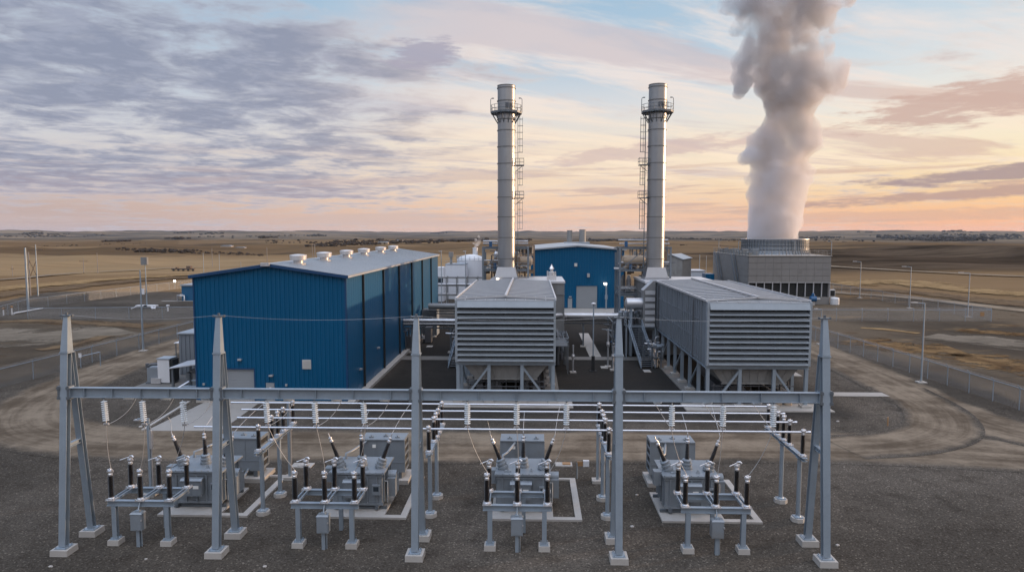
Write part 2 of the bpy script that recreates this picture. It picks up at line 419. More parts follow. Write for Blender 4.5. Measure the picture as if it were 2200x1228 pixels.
def road_mat(name, c0, c1, gravel=True, ragged=3.2, patch=.12, edge=(0.055, 0.050, 0.046)):
    m = bpy.data.materials.new(name); m.use_nodes = True
    t = NT(m.node_tree); b = t.n['Principled BSDF']; out = t.n['Material Output']
    pos = t.new('ShaderNodeNewGeometry').outputs['Position']
    uv = t.xyz(t.new('ShaderNodeUVMap', uv_map='UVMap').outputs[0])      # u across -1..1, v metres along
    streaks = t.noise(t.cxyz(t.m('MULTIPLY', uv[0], 4.0), t.m('MULTIPLY', uv[1], 0.045), 0.0), 1.0, 5, 0.65, 0.4)
    fine = t.noise(pos, 2.6, 5, 0.75)
    streaks = t.m('ADD', t.m('MULTIPLY', streaks, .36), t.m('MULTIPLY', t.noise(pos, .16, 6, .68), .64))
    c = t.mix(t.ss(streaks, 0.38, 0.62), c0, c1)
    c = t.vm('SCALE', c, sc=t.m('ADD', t.m('MULTIPLY', fine, 0.6), 0.7))
    au = t.m('ABSOLUTE', uv[0])
    nz = t.m('MULTIPLY', t.m('SUBTRACT', t.noise(pos, 0.35, 5, 0.7), 0.5), 0.55)
    e = t.ss(t.m('ADD', au, nz), 0.66, 0.95)
    if not gravel:
        pz = t.m('SUBTRACT', t.noise(t.cxyz(t.m('MULTIPLY', uv[0], 1.3), t.m('MULTIPLY', uv[1], patch), 3.0), 1.6, 6, 0.72, .5), 0.5)
        e = t.ss(t.m('ADD', au, t.m('MULTIPLY', pz, ragged)), 0.40, 0.95)
    if gravel:
        gcol, gr = gravel_colour(t, pos)
        c = t.mix(e, c, gcol)
    t.put(b.inputs['Base Color'], c); b.inputs['Roughness'].default_value = 0.95; b.inputs['Specular IOR Level'].default_value = 0.0
    if not gravel:
        tr = t.new('ShaderNodeBsdfTransparent'); mx = t.new('ShaderNodeMixShader')
        t.put(mx.inputs[0], e); t.l.new(b.outputs[0], mx.inputs[1]); t.l.new(tr.outputs[0], mx.inputs[2]); t.l.new(mx.outputs[0], out.inputs[0])
    MATS[name] = m
road_mat('dirt_track', (0.078, 0.061, 0.045), (0.185, 0.150, 0.113))
road_mat('far_gravel', (0.15, 0.12, 0.088), (0.22, 0.18, 0.135), gravel=False, ragged=.9, patch=.03)
road_mat('pale_earth', (0.10, 0.085, 0.067), (0.165, 0.14, 0.11), gravel=False, ragged=2.6, patch=.06)
road_mat('scrub_brown', (0.060, 0.036, 0.020), (0.17, 0.112, 0.058), gravel=False, ragged=4.6, patch=.3)
road_mat('verge_grass', (0.15, 0.10, 0.052), (0.26, 0.18, 0.095), gravel=False)
road_mat('verge_dark', (0.085, 0.060, 0.040), (0.14, 0.10, 0.062), gravel=False)

def catmull(pts, k=10):
    P = [V((p[0], p[1], 0)) for p in pts]; out = []
    for i in range(len(P)-1):
        a = P[max(i-1, 0)]; b = P[i]; c = P[i+1]; d = P[min(i+2, len(P)-1)]
        for j in range(k):
            t = j/k
            out.append(0.5*((2*b)+(c-a)*t+(2*a-5*b+4*c-d)*t*t+(3*b-a-3*c+d)*t**3))
    out.append(P[-1]); return out
def ribbon(name, pts, w, m, z=0.02, k=10, follow=False, lanes=4):
    c = catmull(pts, k); vs = []; fs = []; uvs = []; L = 0
    for i, p in enumerate(c):
        t = (c[min(i+1, len(c)-1)]-c[max(i-1, 0)]).normalized(); nn = V((t.y, -t.x, 0))
        if i: L += (p-c[i-1]).length
        for j in range(lanes+1):
            u = -1+2*j/lanes; q = p+nn*(u*w/2)
            zz = z+(terrain(q.x, q.y) if follow else 0)
            vs.append((q.x, q.y, zz+(min(.6, .0022*max(0, q.length-150)) if follow else 0))); uvs.append((u, L))
    s = lanes+1
    for i in range(len(c)-1):
        for j in range(lanes): fs.append((i*s+j, i*s+j+1, (i+1)*s+j+1, (i+1)*s+j))
    mb = MB(); mb.add(vs, fs, True); me = mb.mesh(name, fix=False)
    ul = me.uv_layers.new(name='UVMap')
    for lp in me.loops: ul.data[lp.index].uv = uvs[lp.vertex_index]
    o = part(name, me, m); return tag(o, kind='structure')
ribbon('dirt_road', [(-58, 150), (-57.3, 110), (-56, 88), (-53.4, 73), (-47.5, 62), (-38, 57.2), (-25, 56.4), (0, 56.8), (20, 57.6), (34, 56.6), (52, 52.5), (90, 40)], 9.5, 'dirt_track', 0.020)
ribbon('dirt_road', [(43.6, 175), (44.0, 140), (43.9, 108), (43.4, 86), (42.4, 72), (44, 62.0), (52, 55), (75, 47)], 8.6, 'dirt_track', 0.032)
ribbon('dirt_road', [(26, 57.2), (32, 58.6), (37.5, 62.5), (41, 70), (42.4, 80)], 6.4, 'dirt_track', 0.044)
ribbon('field_road', [tuple(G(-300, 622)[:2]), tuple(G(0, 601)[:2]), tuple(G(130, 586)[:2]), tuple(G(300, 570)[:2]), tuple(G(520, 559)[:2]), tuple(G(760, 553)[:2])], 7, 'far_gravel', 0.06, follow=True, k=24)
ribbon('field_road', [tuple(G(1690, 618)[:2]), tuple(G(1780, 628)[:2]), tuple(G(1950, 640)[:2]), tuple(G(2200, 668)[:2]), tuple(G(2500, 700)[:2])], 9, 'far_gravel', 0.06, follow=True, k=14)
ribbon('field_road', [tuple(G(1700, 575)[:2]), tuple(G(1800, 580)[:2]), tuple(G(1960, 587)[:2]), tuple(G(2200, 597)[:2]), tuple(G(2500, 606)[:2])], 8, 'far_gravel', 0.08, follow=True, k=14)
ribbon('grass_verge', [tuple(G(1790, 612)[:2]), tuple(G(1930, 606)[:2]), tuple(G(2060, 622)[:2]), tuple(G(2300, 640)[:2])], 22, 'verge_grass', 0.05, follow=True, k=14)
ribbon('grass_verge', [tuple(G(-200, 640)[:2]), tuple(G(100, 612)[:2]), tuple(G(260, 598)[:2]), tuple(G(420, 588)[:2])], 20, 'verge_grass', 0.05, follow=True, k=14)
ribbon('ditch', [tuple(G(-200, 660)[:2]), tuple(G(100, 623)[:2]), tuple(G(260, 606)[:2]), tuple(G(420, 594)[:2])], 16, 'verge_dark', 0.04, follow=True, k=14)
ribbon('ditch', [tuple(G(1790, 620)[:2]), tuple(G(1930, 626)[:2]), tuple(G(2060, 640)[:2]), tuple(G(2300, 668)[:2])], 14, 'verge_dark', 0.04, follow=True, k=14)

# concrete slabs, walkways and pads (each a real raised sheet)
def slab(name, x0, x1, y0, y1, h, m='concrete_slab'):
    return struct(name, MB().box(x0, x1, y0, y1, -0.2, h), m)
struct('concrete_apron', MB().ext([(-35.2, 60.0), (-28.4, 60.2), (-29.0, 70.5), (-34.9, 70.5)], 'z', -0.2, 0.05), 'concrete_slab')
struct('kerb', MB().bar((-35.5, 60.0, 0.04), (-36.6, 70.5, 0.04), 0.3, 0.24), 'concrete')
slab('walkway', -19.0, -10.9, 95.6, 98.4, 0.045, 'concrete_dull')
slab('walkway', 4.6, 17.0, 96.2, 98.6, 0.045, 'concrete_dull')
slab('walkway', 8.3, 10.0, 98.65, 122, 0.045)
slab('walkway', -3.0, 26, 154, 162.7, 0.06)
slab('walkway', 29.5, 39.4, 75.4, 77.2, 0.045)
slab('walkway', 30.0, 34.0, 86, 88.5, 0.045)
slab('foundation', -9.8, 4.2, 69.2, 72.2, 0.12)
slab('foundation', 15.6, 30.4, 68.4, 71.4, 0.12)
slab('foundation', -8.6, -6.9, 72.2, 100, 0.12, 'concrete_dull')
slab('foundation', 1.4, 3.0, 72.2, 100, 0.12, 'concrete_dull')
slab('foundation', 17.0, 18.8, 71.4, 100, 0.12, 'concrete_dull')
slab('foundation', 27.2, 29, 71.4, 100, 0.12, 'concrete_dull')
slab('foundation', -46.5, -36.2, 73.5, 95, 0.10, 'concrete_dull')
ribbon('bare_mound', [tuple(G(-160, 730)[:2]), tuple(G(60, 722)[:2]), tuple(G(180, 716)[:2]), tuple(G(265, 708)[:2])], 26, 'pale_earth', 0.05)
ribbon('scraped_earth', [tuple(G(-100, 692)[:2]), tuple(G(110, 690)[:2]), tuple(G(240, 697)[:2]), tuple(G(330, 702)[:2])], 7, 'verge_dark', 0.08)
ribbon('scraped_earth', [tuple(G(80, 752)[:2]), tuple(G(150, 742)[:2]), tuple(G(230, 722)[:2])], 4, 'verge_dark', 0.09)
ribbon('bare_mound', [tuple(G(2000, 720)[:2]), tuple(G(2140, 735)[:2]), tuple(G(2300, 750)[:2])], 14, 'pale_earth', 0.05)
ribbon('grass_verge', [tuple(G(1850, 704)[:2]), tuple(G(1900, 708)[:2]), tuple(G(1975, 716)[:2])], 3, 'verge_grass', 0.07)
ribbon('scrub_patch', [tuple(G(2060, 760)[:2]), tuple(G(2130, 778)[:2]), tuple(G(2260, 800)[:2])], 13, 'scrub_brown', 0.05)
ribbon('scrub_patch', [tuple(G(2060, 708)[:2]), tuple(G(2130, 714)[:2]), tuple(G(2260, 722)[:2])], 7, 'scrub_brown', 0.06)
ribbon('scrub_patch', [tuple(G(1840, 730)[:2]), tuple(G(1950, 748)[:2]), tuple(G(2060, 752)[:2])], 12, 'scrub_brown', 0.05)
slab('foundation', -19.48, -18.7, 70.2, 139.6, 0.35, 'concrete')
HAZE = 1.6e-5
BACK = 1.45
ZEN = 2.2
SUN = 4.0
# ------------------------------------------------------------------ switchyard gantry
TX = [-26.42, -17.68, -6.5, 4.76, 16.0]
TY, TYR, TTOP = 36.5, 38.95, 13.3
TYB = 37.3            # the front legs lean back: plane of the cross beams
BZ0, BZ1 = 8.74, 9.30
LEAN = 1.15
tw = ['outermost A-frame steel gantry column by the dirt road bend on the blue roller-door hall side',
      'A-frame steel gantry column in front of the roller door of the blue corrugated hall',
      'middle of the five A-frame steel gantry columns, before the louvred unit beside the blue hall',
      'A-frame steel gantry column standing between the two louvred units',
      'end A-frame steel gantry column in front of the cooling tower side louvred unit']
def make_tower():
    r = model('gantry_column', tw[0], 'steel column', 'A-frame columns of the switchyard gantry')
    f = MB(); f.hbeam((0, 0, .42), (0, LEAN*11.3/13.3, 11.3), .38, .36, .03, (0, 1, 0), w2=.42)
    part('front_leg', f, 'galvanised', r)
    b = MB(); b.hbeam((0, TYR-TY, .42), (0, LEAN*.85+.36, 11.2), .36, .32, .03, (0, 1, 0), tw=.03)
    part('rear_leg', b, 'galvanised', r)
    t = MB(); t.bar((0, LEAN*.85+.06, 11.3), (0, LEAN+.05, TTOP), .42, .5, (0, 1, 0), .25, .24)
    t.box(-.25, .25, LEAN*.85-.22, LEAN*.85+.36, 11.22, 11.30)
    part('tapered_head', t, 'galvanised', r)
    c = MB(); c.box(-.30, .30, LEAN-.12, LEAN+.22, TTOP, TTOP+.06); c.box(-.05, .05, LEAN, LEAN+.1, TTOP+.06, TTOP+.2)
    for sx in (-.3, .3): c.box(sx-.04, sx+.04, LEAN, LEAN+.1, TTOP-.03, TTOP+.1)
    part('cap_plate', c, 'galvanised_dark', r)
    part('tie_brace', MB().hbeam((0, LEAN*.45+.18, 5.95), (0, 1.72, 5.95), .22, .24, .025, (0, 0, 1)), 'galvanised', r)
    for y in (0, TYR-TY):
        p = part('footing', MB().frustum((-.50, .50, y-.50, y+.50), (-.48, .48, y-.48, y+.48), -.2, .34), 'concrete', r)
        q = MB(); q.box(-.34, .34, y-.34, y+.34, .34, .385)
        for sx in (-.27, .27):
            for sy in (-.27, .27): q.tube((sx, y+sy, .385), (sx, y+sy, .47), .028, 6)
        part('base_plate', q, 'galvanised', p)
    k = MB()
    for s in (-1, 1):
        k.box(s*.205, s*.33, TYB-TY-.23, TYB-TY+.23, BZ0-.1, BZ1+.1)
        for z in (BZ0, BZ1): k.box(s*.17, s*.36, TYB-TY-.262, TYB-TY-.232, z-.09, z+.06)
    part('clamp_plate', k, 'galvanised_dark', r)
    return r
t0 = make_tower()
for i, x in enumerate(TX):
    o = t0 if i == 0 else dup(t0)
    o.location = (x, TY, 0); o['label'] = tw[i]
# beams
bl = ['galvanised gantry beam spanning in front of the blue hall equipment pads at the bend end',
      'galvanised gantry beam crossing in front of the blue hall wall and personnel door',
      'galvanised gantry beam crossing in front of the louvred unit next to the blue hall',
      'galvanised gantry beam crossing in front of the louvred unit near the cooling tower']
for i in range(4):
    x0, x1 = TX[i]+.335, TX[i+1]-.335
    r = thing('gantry_beam', bl[i], 'steel beam', ((x0+x1)/2, TYB, BZ0), 'beams between the gantry columns')
    part('girder', MB().hbeam((x0, TYB, (BZ0+BZ1)/2), (x1, TYB, (BZ0+BZ1)/2), .34, BZ1-BZ0, .035), 'galvanised', r)
    e = MB()
    for x in (x0+.015, x1-.015): e.box(x-.013, x+.013, TYB-.22, TYB+.22, BZ0-.06, BZ1+.06)
    for k in range(5):
        x = x0+(x1-x0)*(k+.5)/5; e.box(x-.012, x+.012, TYB-.16, TYB+.16, BZ0+.04, BZ1-.04)
    part('stiffener', e, 'galvanised', r)
# earth wires between column heads
for i in range(4):
    a, b = V((TX[i]+.3, TY+LEAN+.05, TTOP+.05)), V((TX[i+1]-.3, TY+LEAN+.05, TTOP+.05))
    pts = [a.lerp(b, k/16)-V((0, 0, .22*(1-(2*k/16-1)**2))) for k in range(17)]
    single('earth_wire', MB().path(pts, .007, 5), 'conductor', ['thin overhead earth wire from the bend end column head toward the roller door column',
        'thin overhead earth wire between column heads across the blue hall wall', 'thin overhead earth wire between column heads across the middle louvred unit',
        'thin overhead earth wire between column heads across the louvred unit near the cooling tower'][i], 'wire', 'earth wires along the gantry tops')

# ------------------------------------------------------------------ insulators
def post_profile(h, r, n):
    pr = [(r*.62, 0)]
    for k in range(n):
        z = h*(k+.15)/n; dz = h/n
        pr += [(r*.62, z), (r, z+dz*.30), (r, z+dz*.42), (r*.62, z+dz*.62)]
    return pr+[(r*.6, h)]
POST = MB().lathe(post_profile(1.26, .155, 17), 12).mesh('insulator'); POST.materials.append(MATS['insulator_black'])
CAP = MB(); CAP.lathe([(.13, 0), (.13, .1), (.10, .14), (.10, .22), (.15, .22), (.15, .30), (.07, .34), (.05, .42)], 10)
CAP.box(-.17, .17, -.05, .05, .19, .29); CAP.tube((-.14, 0, .34), (.16, -.05, .34), .045, 6); CAP = CAP.mesh('terminal_cap'); CAP.materials.append(MATS['fitting_bright'])
BASE = MB(); BASE.box(-.24, .24, -.24, .24, 0, .05); BASE.lathe([(.19, .05), (.19, .12), (.14, .16), (.14, .2)], 10)
for a in range(4): BASE.tube((.19*(-1)**a, .19*(-1)**(a//2), .05), (.19*(-1)**a, .19*(-1)**(a//2), .13), .035, 6)
BASE = BASE.mesh('insulator_base'); BASE.materials.append(MATS['fitting_bright'])
def add_post(root, x, y, z, s=1.0, hook=False):
    """black post insulator with its base casting and terminal"""
    ins = part('insulator', POST, None, root) if False else None
    o = bpy.data.objects.new('insulator', POST); col.objects.link(o); o.parent = root; o.location = (x, y, z+.19); o.scale = (s, s, s)
    b = bpy.data.objects.new('insulator_base', BASE); col.objects.link(b); b.parent = o; b.location = (0, 0, -.19)
    c = bpy.data.objects.new('terminal_cap', CAP); col.objects.link(c); c.parent = o; c.location = (0, 0, 1.26)
    if hook:
        h = MB(); h.path([(0, 0, .38), (.02, -.02, .5), (.16, -.06, .52), (.24, -.08, .44)], .06, 6); h.path([(0, 0, .45), (-.25, -.12, .38), (-.5, -.2, .3)], .03, 5)
        hm = h.mesh('contact_jaw'); hm.materials.append(MATS['fitting_bright'])
        q = bpy.data.objects.new('contact_jaw', hm); col.objects.link(q); q.parent = c
    return o

# disconnect switches
SWX = [-22.65, -11.9, -.86, 10.35]
swl = ['steel-legged disconnect switch with six black insulators, before the transformer at the road bend',
       'six-insulator disconnect switch before the transformer between roller door column and middle column',
       'six-insulator disconnect switch before the transformer facing the louvred unit beside the blue hall',
       'six-insulator disconnect switch before the transformer closest to the end gantry column']
def make_switch():
    r = model('disconnect_switch', swl[0], 'disconnect switch', 'disconnect switches before the transformers')
    zb = 2.27
    for sx in (-1.55, 1.55):
        l = part('leg', MB().hbeam((sx, 0, .36), (sx, 0, zb-.01), .26, .24, .022, (0, 1, 0)), 'galvanised', r)
        part('footing', MB().frustum((sx-.34, sx+.34, -.34, .34), (sx-.32, sx+.32, -.32, .32), -.2, .30), 'concrete', l)
        q = MB(); q.box(sx-.24, sx+.24, -.24, .24, .30, .345)
        for a in (-.18, .18):
            for b in (-.18, .18): q.tube((sx+a, b, .345), (sx+a, b, .45), .026, 6)
        part('base_plate', q, 'galvanised', l)
    part('leg', MB().hbeam((.35, 2.0, .1), (.35, 2.0, zb-.01), .22, .22, .022, (0, 1, 0)), 'galvanised', r)
    part('front_beam', MB().hbeam((-1.95, 0, zb+.16), (1.95, 0, zb+.16), .26, .32, .025), 'galvanised', r)
    part('rear_beam', MB().hbeam((-1.8, 2.0, zb+.16), (1.8, 2.0, zb+.16), .26, .32, .025), 'galvanised', r)
    for sx in (-1.72, 0, 1.72):
        a = MB()
        for o in (-.12, .12): a.bar((sx+o, .15, zb+.26), (sx+o, 1.85, zb+.26), .07, .15)
        part('cross_arm', a, 'galvanised', r)
        add_post(r, sx, .02, zb+.325)
        add_post(r, sx, 1.98, zb+.325, 1.0, hook=True)
        br = MB(); br.tube((sx, .05, zb+2.12), (sx-.04, 1.1, zb+2.16), .03, 6)
    c = MB(); c.box(-.33, .33, -.55, -.12, 1.02, 1.98); c.frustum((-.36, .36, -.58, -.09), (-.30, .30, -.5, -.12), 1.98, 2.06)
    o = part('control_cabinet', c, 'equipment_grey', r)
    h = MB(); h.box(-.28, .28, -.565, -.552, 1.07, 1.93); part('cabinet_door', h, 'equipment_grey', o)
    part('handle', MB().box(.30, .36, -.62, -.55, 1.6, 1.68), 'fitting_bright', o)
    p = MB(); p.hbeam((0, -.33, -.05), (0, -.33, 1.02), .2, .18, .02, (0, 1, 0)); p.tube((.16, -.3, 0), (.16, -.3, 1.02), .035, 6)
    part('cabinet_post', p, 'galvanised', r)
    part('drive_rod', MB().tube((.0, -.3, 2.06), (.0, -.05, zb+.3), .045, 6).box(-.12, .12, -.42, -.18, 2.06, 2.14), 'galvanised', r)
    return r
s0 = make_switch()
for i, x in enumerate(SWX):
    o = s0 if i == 0 else dup(s0)
    o.location = (x, 37.75, 0); o['label'] = swl[i]

# ------------------------------------------------------------------ transformers
def lerp_pts(a, b, n, sag):
    a = V(a); b = V(b)
    return [a.lerp(b, k/n)-V((0, 0, sag*(1-(2*k/n-1)**2))) for k in range(n+1)]
TRX = [-21.9, -11.35, -.62, 10.1]
trl = ['grey power transformer with three black bushings on the dirt road bend end of the row',
       'grey power transformer with three black bushings between the roller door column and middle column',
       'grey power transformer with three black bushings facing the louvred unit beside the blue hall',
       'grey power transformer with three black bushings closest to the end gantry column']
def make_transformer(side):
    """side = +1: conservator and radiator box shifted right, -1: left"""
    r = model('power_transformer', trl[0], 'transformer', 'power transformers in the switchyard')
    t = MB(); t.box(-1.62, 1.62, 0, 2.9, .42, 2.48)
    for x in (-1.3, -.65, 0.05, .7, 1.3): t.box(x-.05, x+.05, -.09, 0, .5, 2.4)
    for y in (.4, 1.1, 1.8, 2.5):
        for sx in (-1, 1): t.box(sx*1.62, sx*1.73, y-.05, y+.05, .5, 2.4)
    t.box(-1.7, 1.7, -.05, .0, .42, .62); t.box(-1.7, 1.7, -.07, 0, 2.28, 2.40)
    part('tank', t, 'equipment_grey', r)
    l = MB(); l.box(-1.80, 1.80, -.16, 3.05, 2.48, 2.60); l.box(-1.2, -.75, .3, .6, 2.6, 2.66)
    for x in (-.95, .55): l.frustum((x-.1, x+.1, .35, .55), (x-.03, x+.03, .42, .48), 2.6, 2.82)
    for k in range(9): l.tube((-1.7+k*.425, -.12, 2.6), (-1.7+k*.425, -.12, 2.65), .03, 6)
    part('tank_lid', l, 'equipment_grey', r)
    k = MB()
    for x in (-1.3, 1.3): k.box(x-.12, x+.12, -.2, 3.1, .2, .42)
    for y in (.2, 2.7): k.box(-1.9, 1.9, y-.1, y+.1, .13, .3)
    part('skid', k, 'galvanised_dark', r)
    c = MB(); c.box(-.75, .55, -.48, -.1, 1.05, 2.08); c.frustum((-.8, .6, -.55, -.09), (-.8, .6, -.42, -.09), 2.08, 2.2)
    q = part('control_cabinet', c, 'equipment_grey', r)
    part('cabinet_door', MB().box(-.68, -.12, -.495, -.482, 1.1, 2.02).box(-.06, .48, -.495, -.482, 1.1, 2.02), 'equipment_grey', q)
    part('nameplate', MB().box(.02, .38, -.512, -.497, 1.55, 1.75), 'sign_white', q)
    v = MB(); v.box(1.05, 1.55, -.3, -.1, 1.2, 1.85)
    part('gauge_box', v, 'equipment_grey', r)
    part('gauge_glass', MB().box(1.13, 1.47, -.315, -.302, 1.45, 1.75), 'glass_dark', r)
    d = MB(); d.box(1.78, 2.35, .7, 1.9, .75, 1.95); d.box(1.7, 1.8, .9, 1.1, .9, 1.2); d.lathe([(.33, -.28), (.33, .28)], 12, Matrix.Translation((2.07, 1.3, 1.98)) @ Matrix.Rotation(R(90), 4, 'Y'))
    part('tap_changer', d, 'equipment_grey', r)
    d = MB(); d.box(-2.25, -1.76, .5, 1.1, 1.75, 2.65); part('marshalling_box', d, 'equipment_grey', r)
    for pp, pr_ in (([(-1.4, 2.6, 2.6), (-1.4, 2.6, 2.95), (-1.1, 3.0, 3.0), (-.6, 5.3, 3.0)], .09), ([(1.5, 2.85, .7), (1.5, 3.4, .7), (1.2, 5.3, .85)], .09), ([(1.72, .35, 1.9), (1.9, .35, 1.9), (1.9, .35, .5)], .05)):
        part('oil_pipe', MB().path(pp, pr_, 8), 'equipment_grey', r)
    for (x, y, tx, ty) in ((-1.25, .95, -22, -4), (.02, 1.35, 0, 4), (1.28, .95, 20, -4)):
        M = Matrix.Translation((x, y, 2.58)) @ Matrix.Rotation(R(tx), 4, 'Y') @ Matrix.Rotation(R(ty), 4, 'X')
        b = MB()
        b.lathe([(.34, 0), (.36, .12), (.36, .2), (.30, .22), (.30, .34), (.34, .34), (.34, .42), (.28, .44), (.27, .56), (.30, .56), (.30, .64), (.2, .70)], 14, M)
        t_ = part('bushing_turret', b, 'equipment_grey', r)
        n = 11; pr = [(.14, .70)]
        for k in range(n):
            z = .72+1.02*k/n; rr = .155-.035*k/n
            pr += [(rr*.72, z), (rr, z+.03), (rr, z+.045), (rr*.72, z+.07)]
        pr += [(.08, 1.78)]
        part('bushing', MB().lathe(pr, 12, M), 'insulator_black', t_)
        part('terminal_cap', MB().lathe([(.11, 1.76), (.13, 1.8), (.13, 1.9), (.09, 1.94), (.09, 2.0), (.12, 2.02), (.12, 2.1), (.04, 2.14), (.03, 2.4)], 10, M), 'fitting_bright', t_)
    # radiator bank behind
    ox = .55*side
    b = MB(); b.box(ox-1.52, ox+1.52, 5.2, 6.75, .75, 3.1)
    bx = part('radiator_bank', b, 'equipment_grey', r)
    b = MB(); b.box(ox-1.58, ox+1.58, 5.12, 6.83, 3.1, 3.18)
    for x, y in ((-.9, 5.6), (.1, 5.9), (1.0, 5.6)): b.box(ox+x-.16, ox+x+.16, y-.12, y+.12, 3.18, 3.27); b.tube((ox+x, y, 3.27), (ox+x, y, 3.36), .07, 6)
    part('radiator_top', b, 'equipment_grey', bx)
    b = MB()
    for sx in (-1, 1):
        for y in (5.25, 6.7): b.box(ox+sx*1.52, ox+sx*1.60, y-.06, y+.06, .75, 3.1)
        for z in (.8, 1.35, 1.95, 2.5, 3.03): b.box(ox+sx*1.521, ox+sx*1.59, 5.31, 6.64, z-.05, z+.05)
    b.box(ox-1.5, ox+1.5, 5.17, 5.198, 1.46, 1.52); b.box(ox+.48, ox+.5, 5.17, 5.198, 1.55, 3.05); b.box(ox-.5, ox-.48, 5.17, 5.198, 1.55, 3.05)
    part('frame', b, 'equipment_grey', bx)
    for sx in (-1, 1):
        b = MB()
        for z in (.88, 1.43, 2.03, 2.58): b.box(ox+sx*1.522, ox+sx*1.53, 5.33, 6.6, z, z+.34)
        part('cooling_grille', b, 'void_black', bx)
    part('nameplate', MB().box(ox-.75, ox-.5, 5.17, 5.199, 2.55, 2.78), 'sign_white', bx)
    b = MB()
    for x in (-1.2, 1.2): b.box(ox+x-.15, ox+x+.15, 5.2, 6.75, .3, .75)
    part('plinth', b, 'galvanised_dark', bx)
    return r
ta = make_transformer(1)
tb = make_transformer(-.2)
TRY = 42.75
ta.location = (TRX[0], TRY, 0); ta['label'] = trl[0]
dup(ta, (TRX[1], TRY, 0), trl[1])
tb.location = (TRX[2], TRY, 0); tb['label'] = trl[2]
dup(tb, (TRX[3], TRY, 0), trl[3])
# pads and oil containment kerbs
for i, x in enumerate(TRX):
    slab('concrete_pad', x-2.0, x+1.95, 41.55, 46.3, .13, 'concrete')
    sd = (.55, .55, -.1, -.1)[i]
    slab('concrete_pad', x+sd-1.8, x+sd+1.9, 47.5, 49.9, .30, 'concrete')
    kx0, kx1 = x+1.951, x+(3.8, 3.4, 3.75, 4.2)[i]
    kb = MB(); w = .42
    kb.box(kx0, kx1, 41.55, 41.55+w, -.2, .126); kb.box(kx0+.0, kx1, 48.9-w*.7, 48.9, -.2, .126); kb.box(kx1-w, kx1, 41.551+w, 48.899-w*.7, -.2, .128)
    struct('kerb', kb, 'concrete')

# ------------------------------------------------------------------ busbars and their supports
BUSY = [41.75, 43.95, 45.0, 46.05, 47.95]
BUSX = [-17.3, -6.5, 4.75, 16.67]
bsl = ['busbar support trestle with five black insulators behind the roller door gantry column',
       'busbar support trestle with five black insulators beside the middle gantry column',
       'busbar support trestle with five black insulators behind the column between the louvred units',
       'busbar support trestle with five black insulators holding the free busbar ends']
def make_bus():
    r = model('busbar_support', bsl[0], 'busbar support', 'busbar support trestles')
    for y in (42.15, 45.15):
        l = part('leg', MB().tube((0, y, .34), (0, y, 4.06), .135, 12), 'galvanised', r)
        part('footing', MB().lathe([(.46, -.2), (.43, .24)], 8, Matrix.Translation((0, y, 0)) @ Matrix.Rotation(R(22.5), 4, 'Z'), smooth=False), 'concrete', l)
        q = MB(); q.box(-.26, .26, y-.26, y+.26, .24, .29); q.lathe([(.2, .29), (.15, .36)], 10, c=(0, y, 0)); q.box(-.2, .2, y-.2, y+.2, 4.02, 4.06)
        part('base_plate', q, 'galvanised', l)
    b = MB(); b.hbeam((0, 41.3, 4.16), (0, 48.35, 4.16), .30, .20, .02)
    part('carrier_beam', b, 'galvanised', r)
    for y in BUSY: add_post(r, 0, y, 4.26, .92)
    return r
b0 = make_bus()
for i, x in enumerate(BUSX):
    o = b0 if i == 0 else dup(b0)
    o.location = (x, 0, 0); o['label'] = bsl[i]
BUSZ = 5.78
for i, y in enumerate((41.75, 43.95, 46.05, 47.95)):
    xs = (-21.4, -19.6, -20.2, -21.8)[i]
    mb = MB(); mb.tube((xs, y, BUSZ), (17.0, y, BUSZ), .062, 10); mb.lathe([(.085, -.08), (.085, .08)], 10, Matrix.Translation((17.03, y, BUSZ)) @ Matrix.Rotation(R(90), 4, 'Y'))
    r = thing('busbar', ['aluminium tube busbar nearest the transformer bushings', 'aluminium tube busbar, second one back from the switches',
        'aluminium tube busbar, third one back from the switches', 'aluminium tube busbar closest to the dirt road and buildings'][i], 'busbar', (xs, y, BUSZ), 'parallel tube busbars')
    part('tube', mb, 'aluminium', r)
    cl = MB()
    for x in BUSX: cl.box(x-.09, x+.09, y-.1, y+.1, BUSZ-.13, BUSZ+.09); cl.tube((x-.04, y, BUSZ+.09), (x-.04, y, BUSZ+.2), .03, 6)
    part('clamp', cl, 'fitting_bright', r)

# ------------------------------------------------------------------ hanging strings, tension strings, droppers
STX = [[223, 305, 392], [571, 675, 780], [1004, 1110, 1217], [1444, 1554, 1662]]
def string_mesh(n, pitch, r):
    mb = MB(); mb.tube((0, 0, 0), (0, 0, -.14), .03, 6)
    z = -.14
    for k in range(n):
        mb.lathe([(.05, z), (.075, z-.02), (r, z-.055), (r, z-.075), (r*.5, z-.085), (.045, z-pitch)], 12, cap0=False, cap1=False)
        z -= pitch
    return mb, z
STR, STZ = string_mesh(10, .118, .17); STR = STR.mesh('insulator_discs'); STR.materials.append(MATS['insulator_glass'])
CLP = MB(); CLP.tube((0, 0, 0), (0, 0, -.12), .035, 6); CLP.box(-.13, .13, -.05, .05, -.2, -.11); CLP.tube((-.16, 0, -.2), (.16, 0, -.2), .04, 6)
CLP = CLP.mesh('clamp'); CLP.materials.append(MATS['fitting_bright'])
HNG = MB(); HNG.box(-.09, .09, -.06, .06, .0, .05); HNG.tube((0, 0, .0), (0, 0, -.05), .04, 6)
HNG = HNG.mesh('hanger'); HNG.materials.append(MATS['galvanised_dark'])
bay = ['gantry bay at the road bend', 'gantry bay before the blue wall', 'gantry bay before the middle louvred unit', 'gantry bay at the end column']
pos3 = ['leftmost', 'middle', 'rightmost']
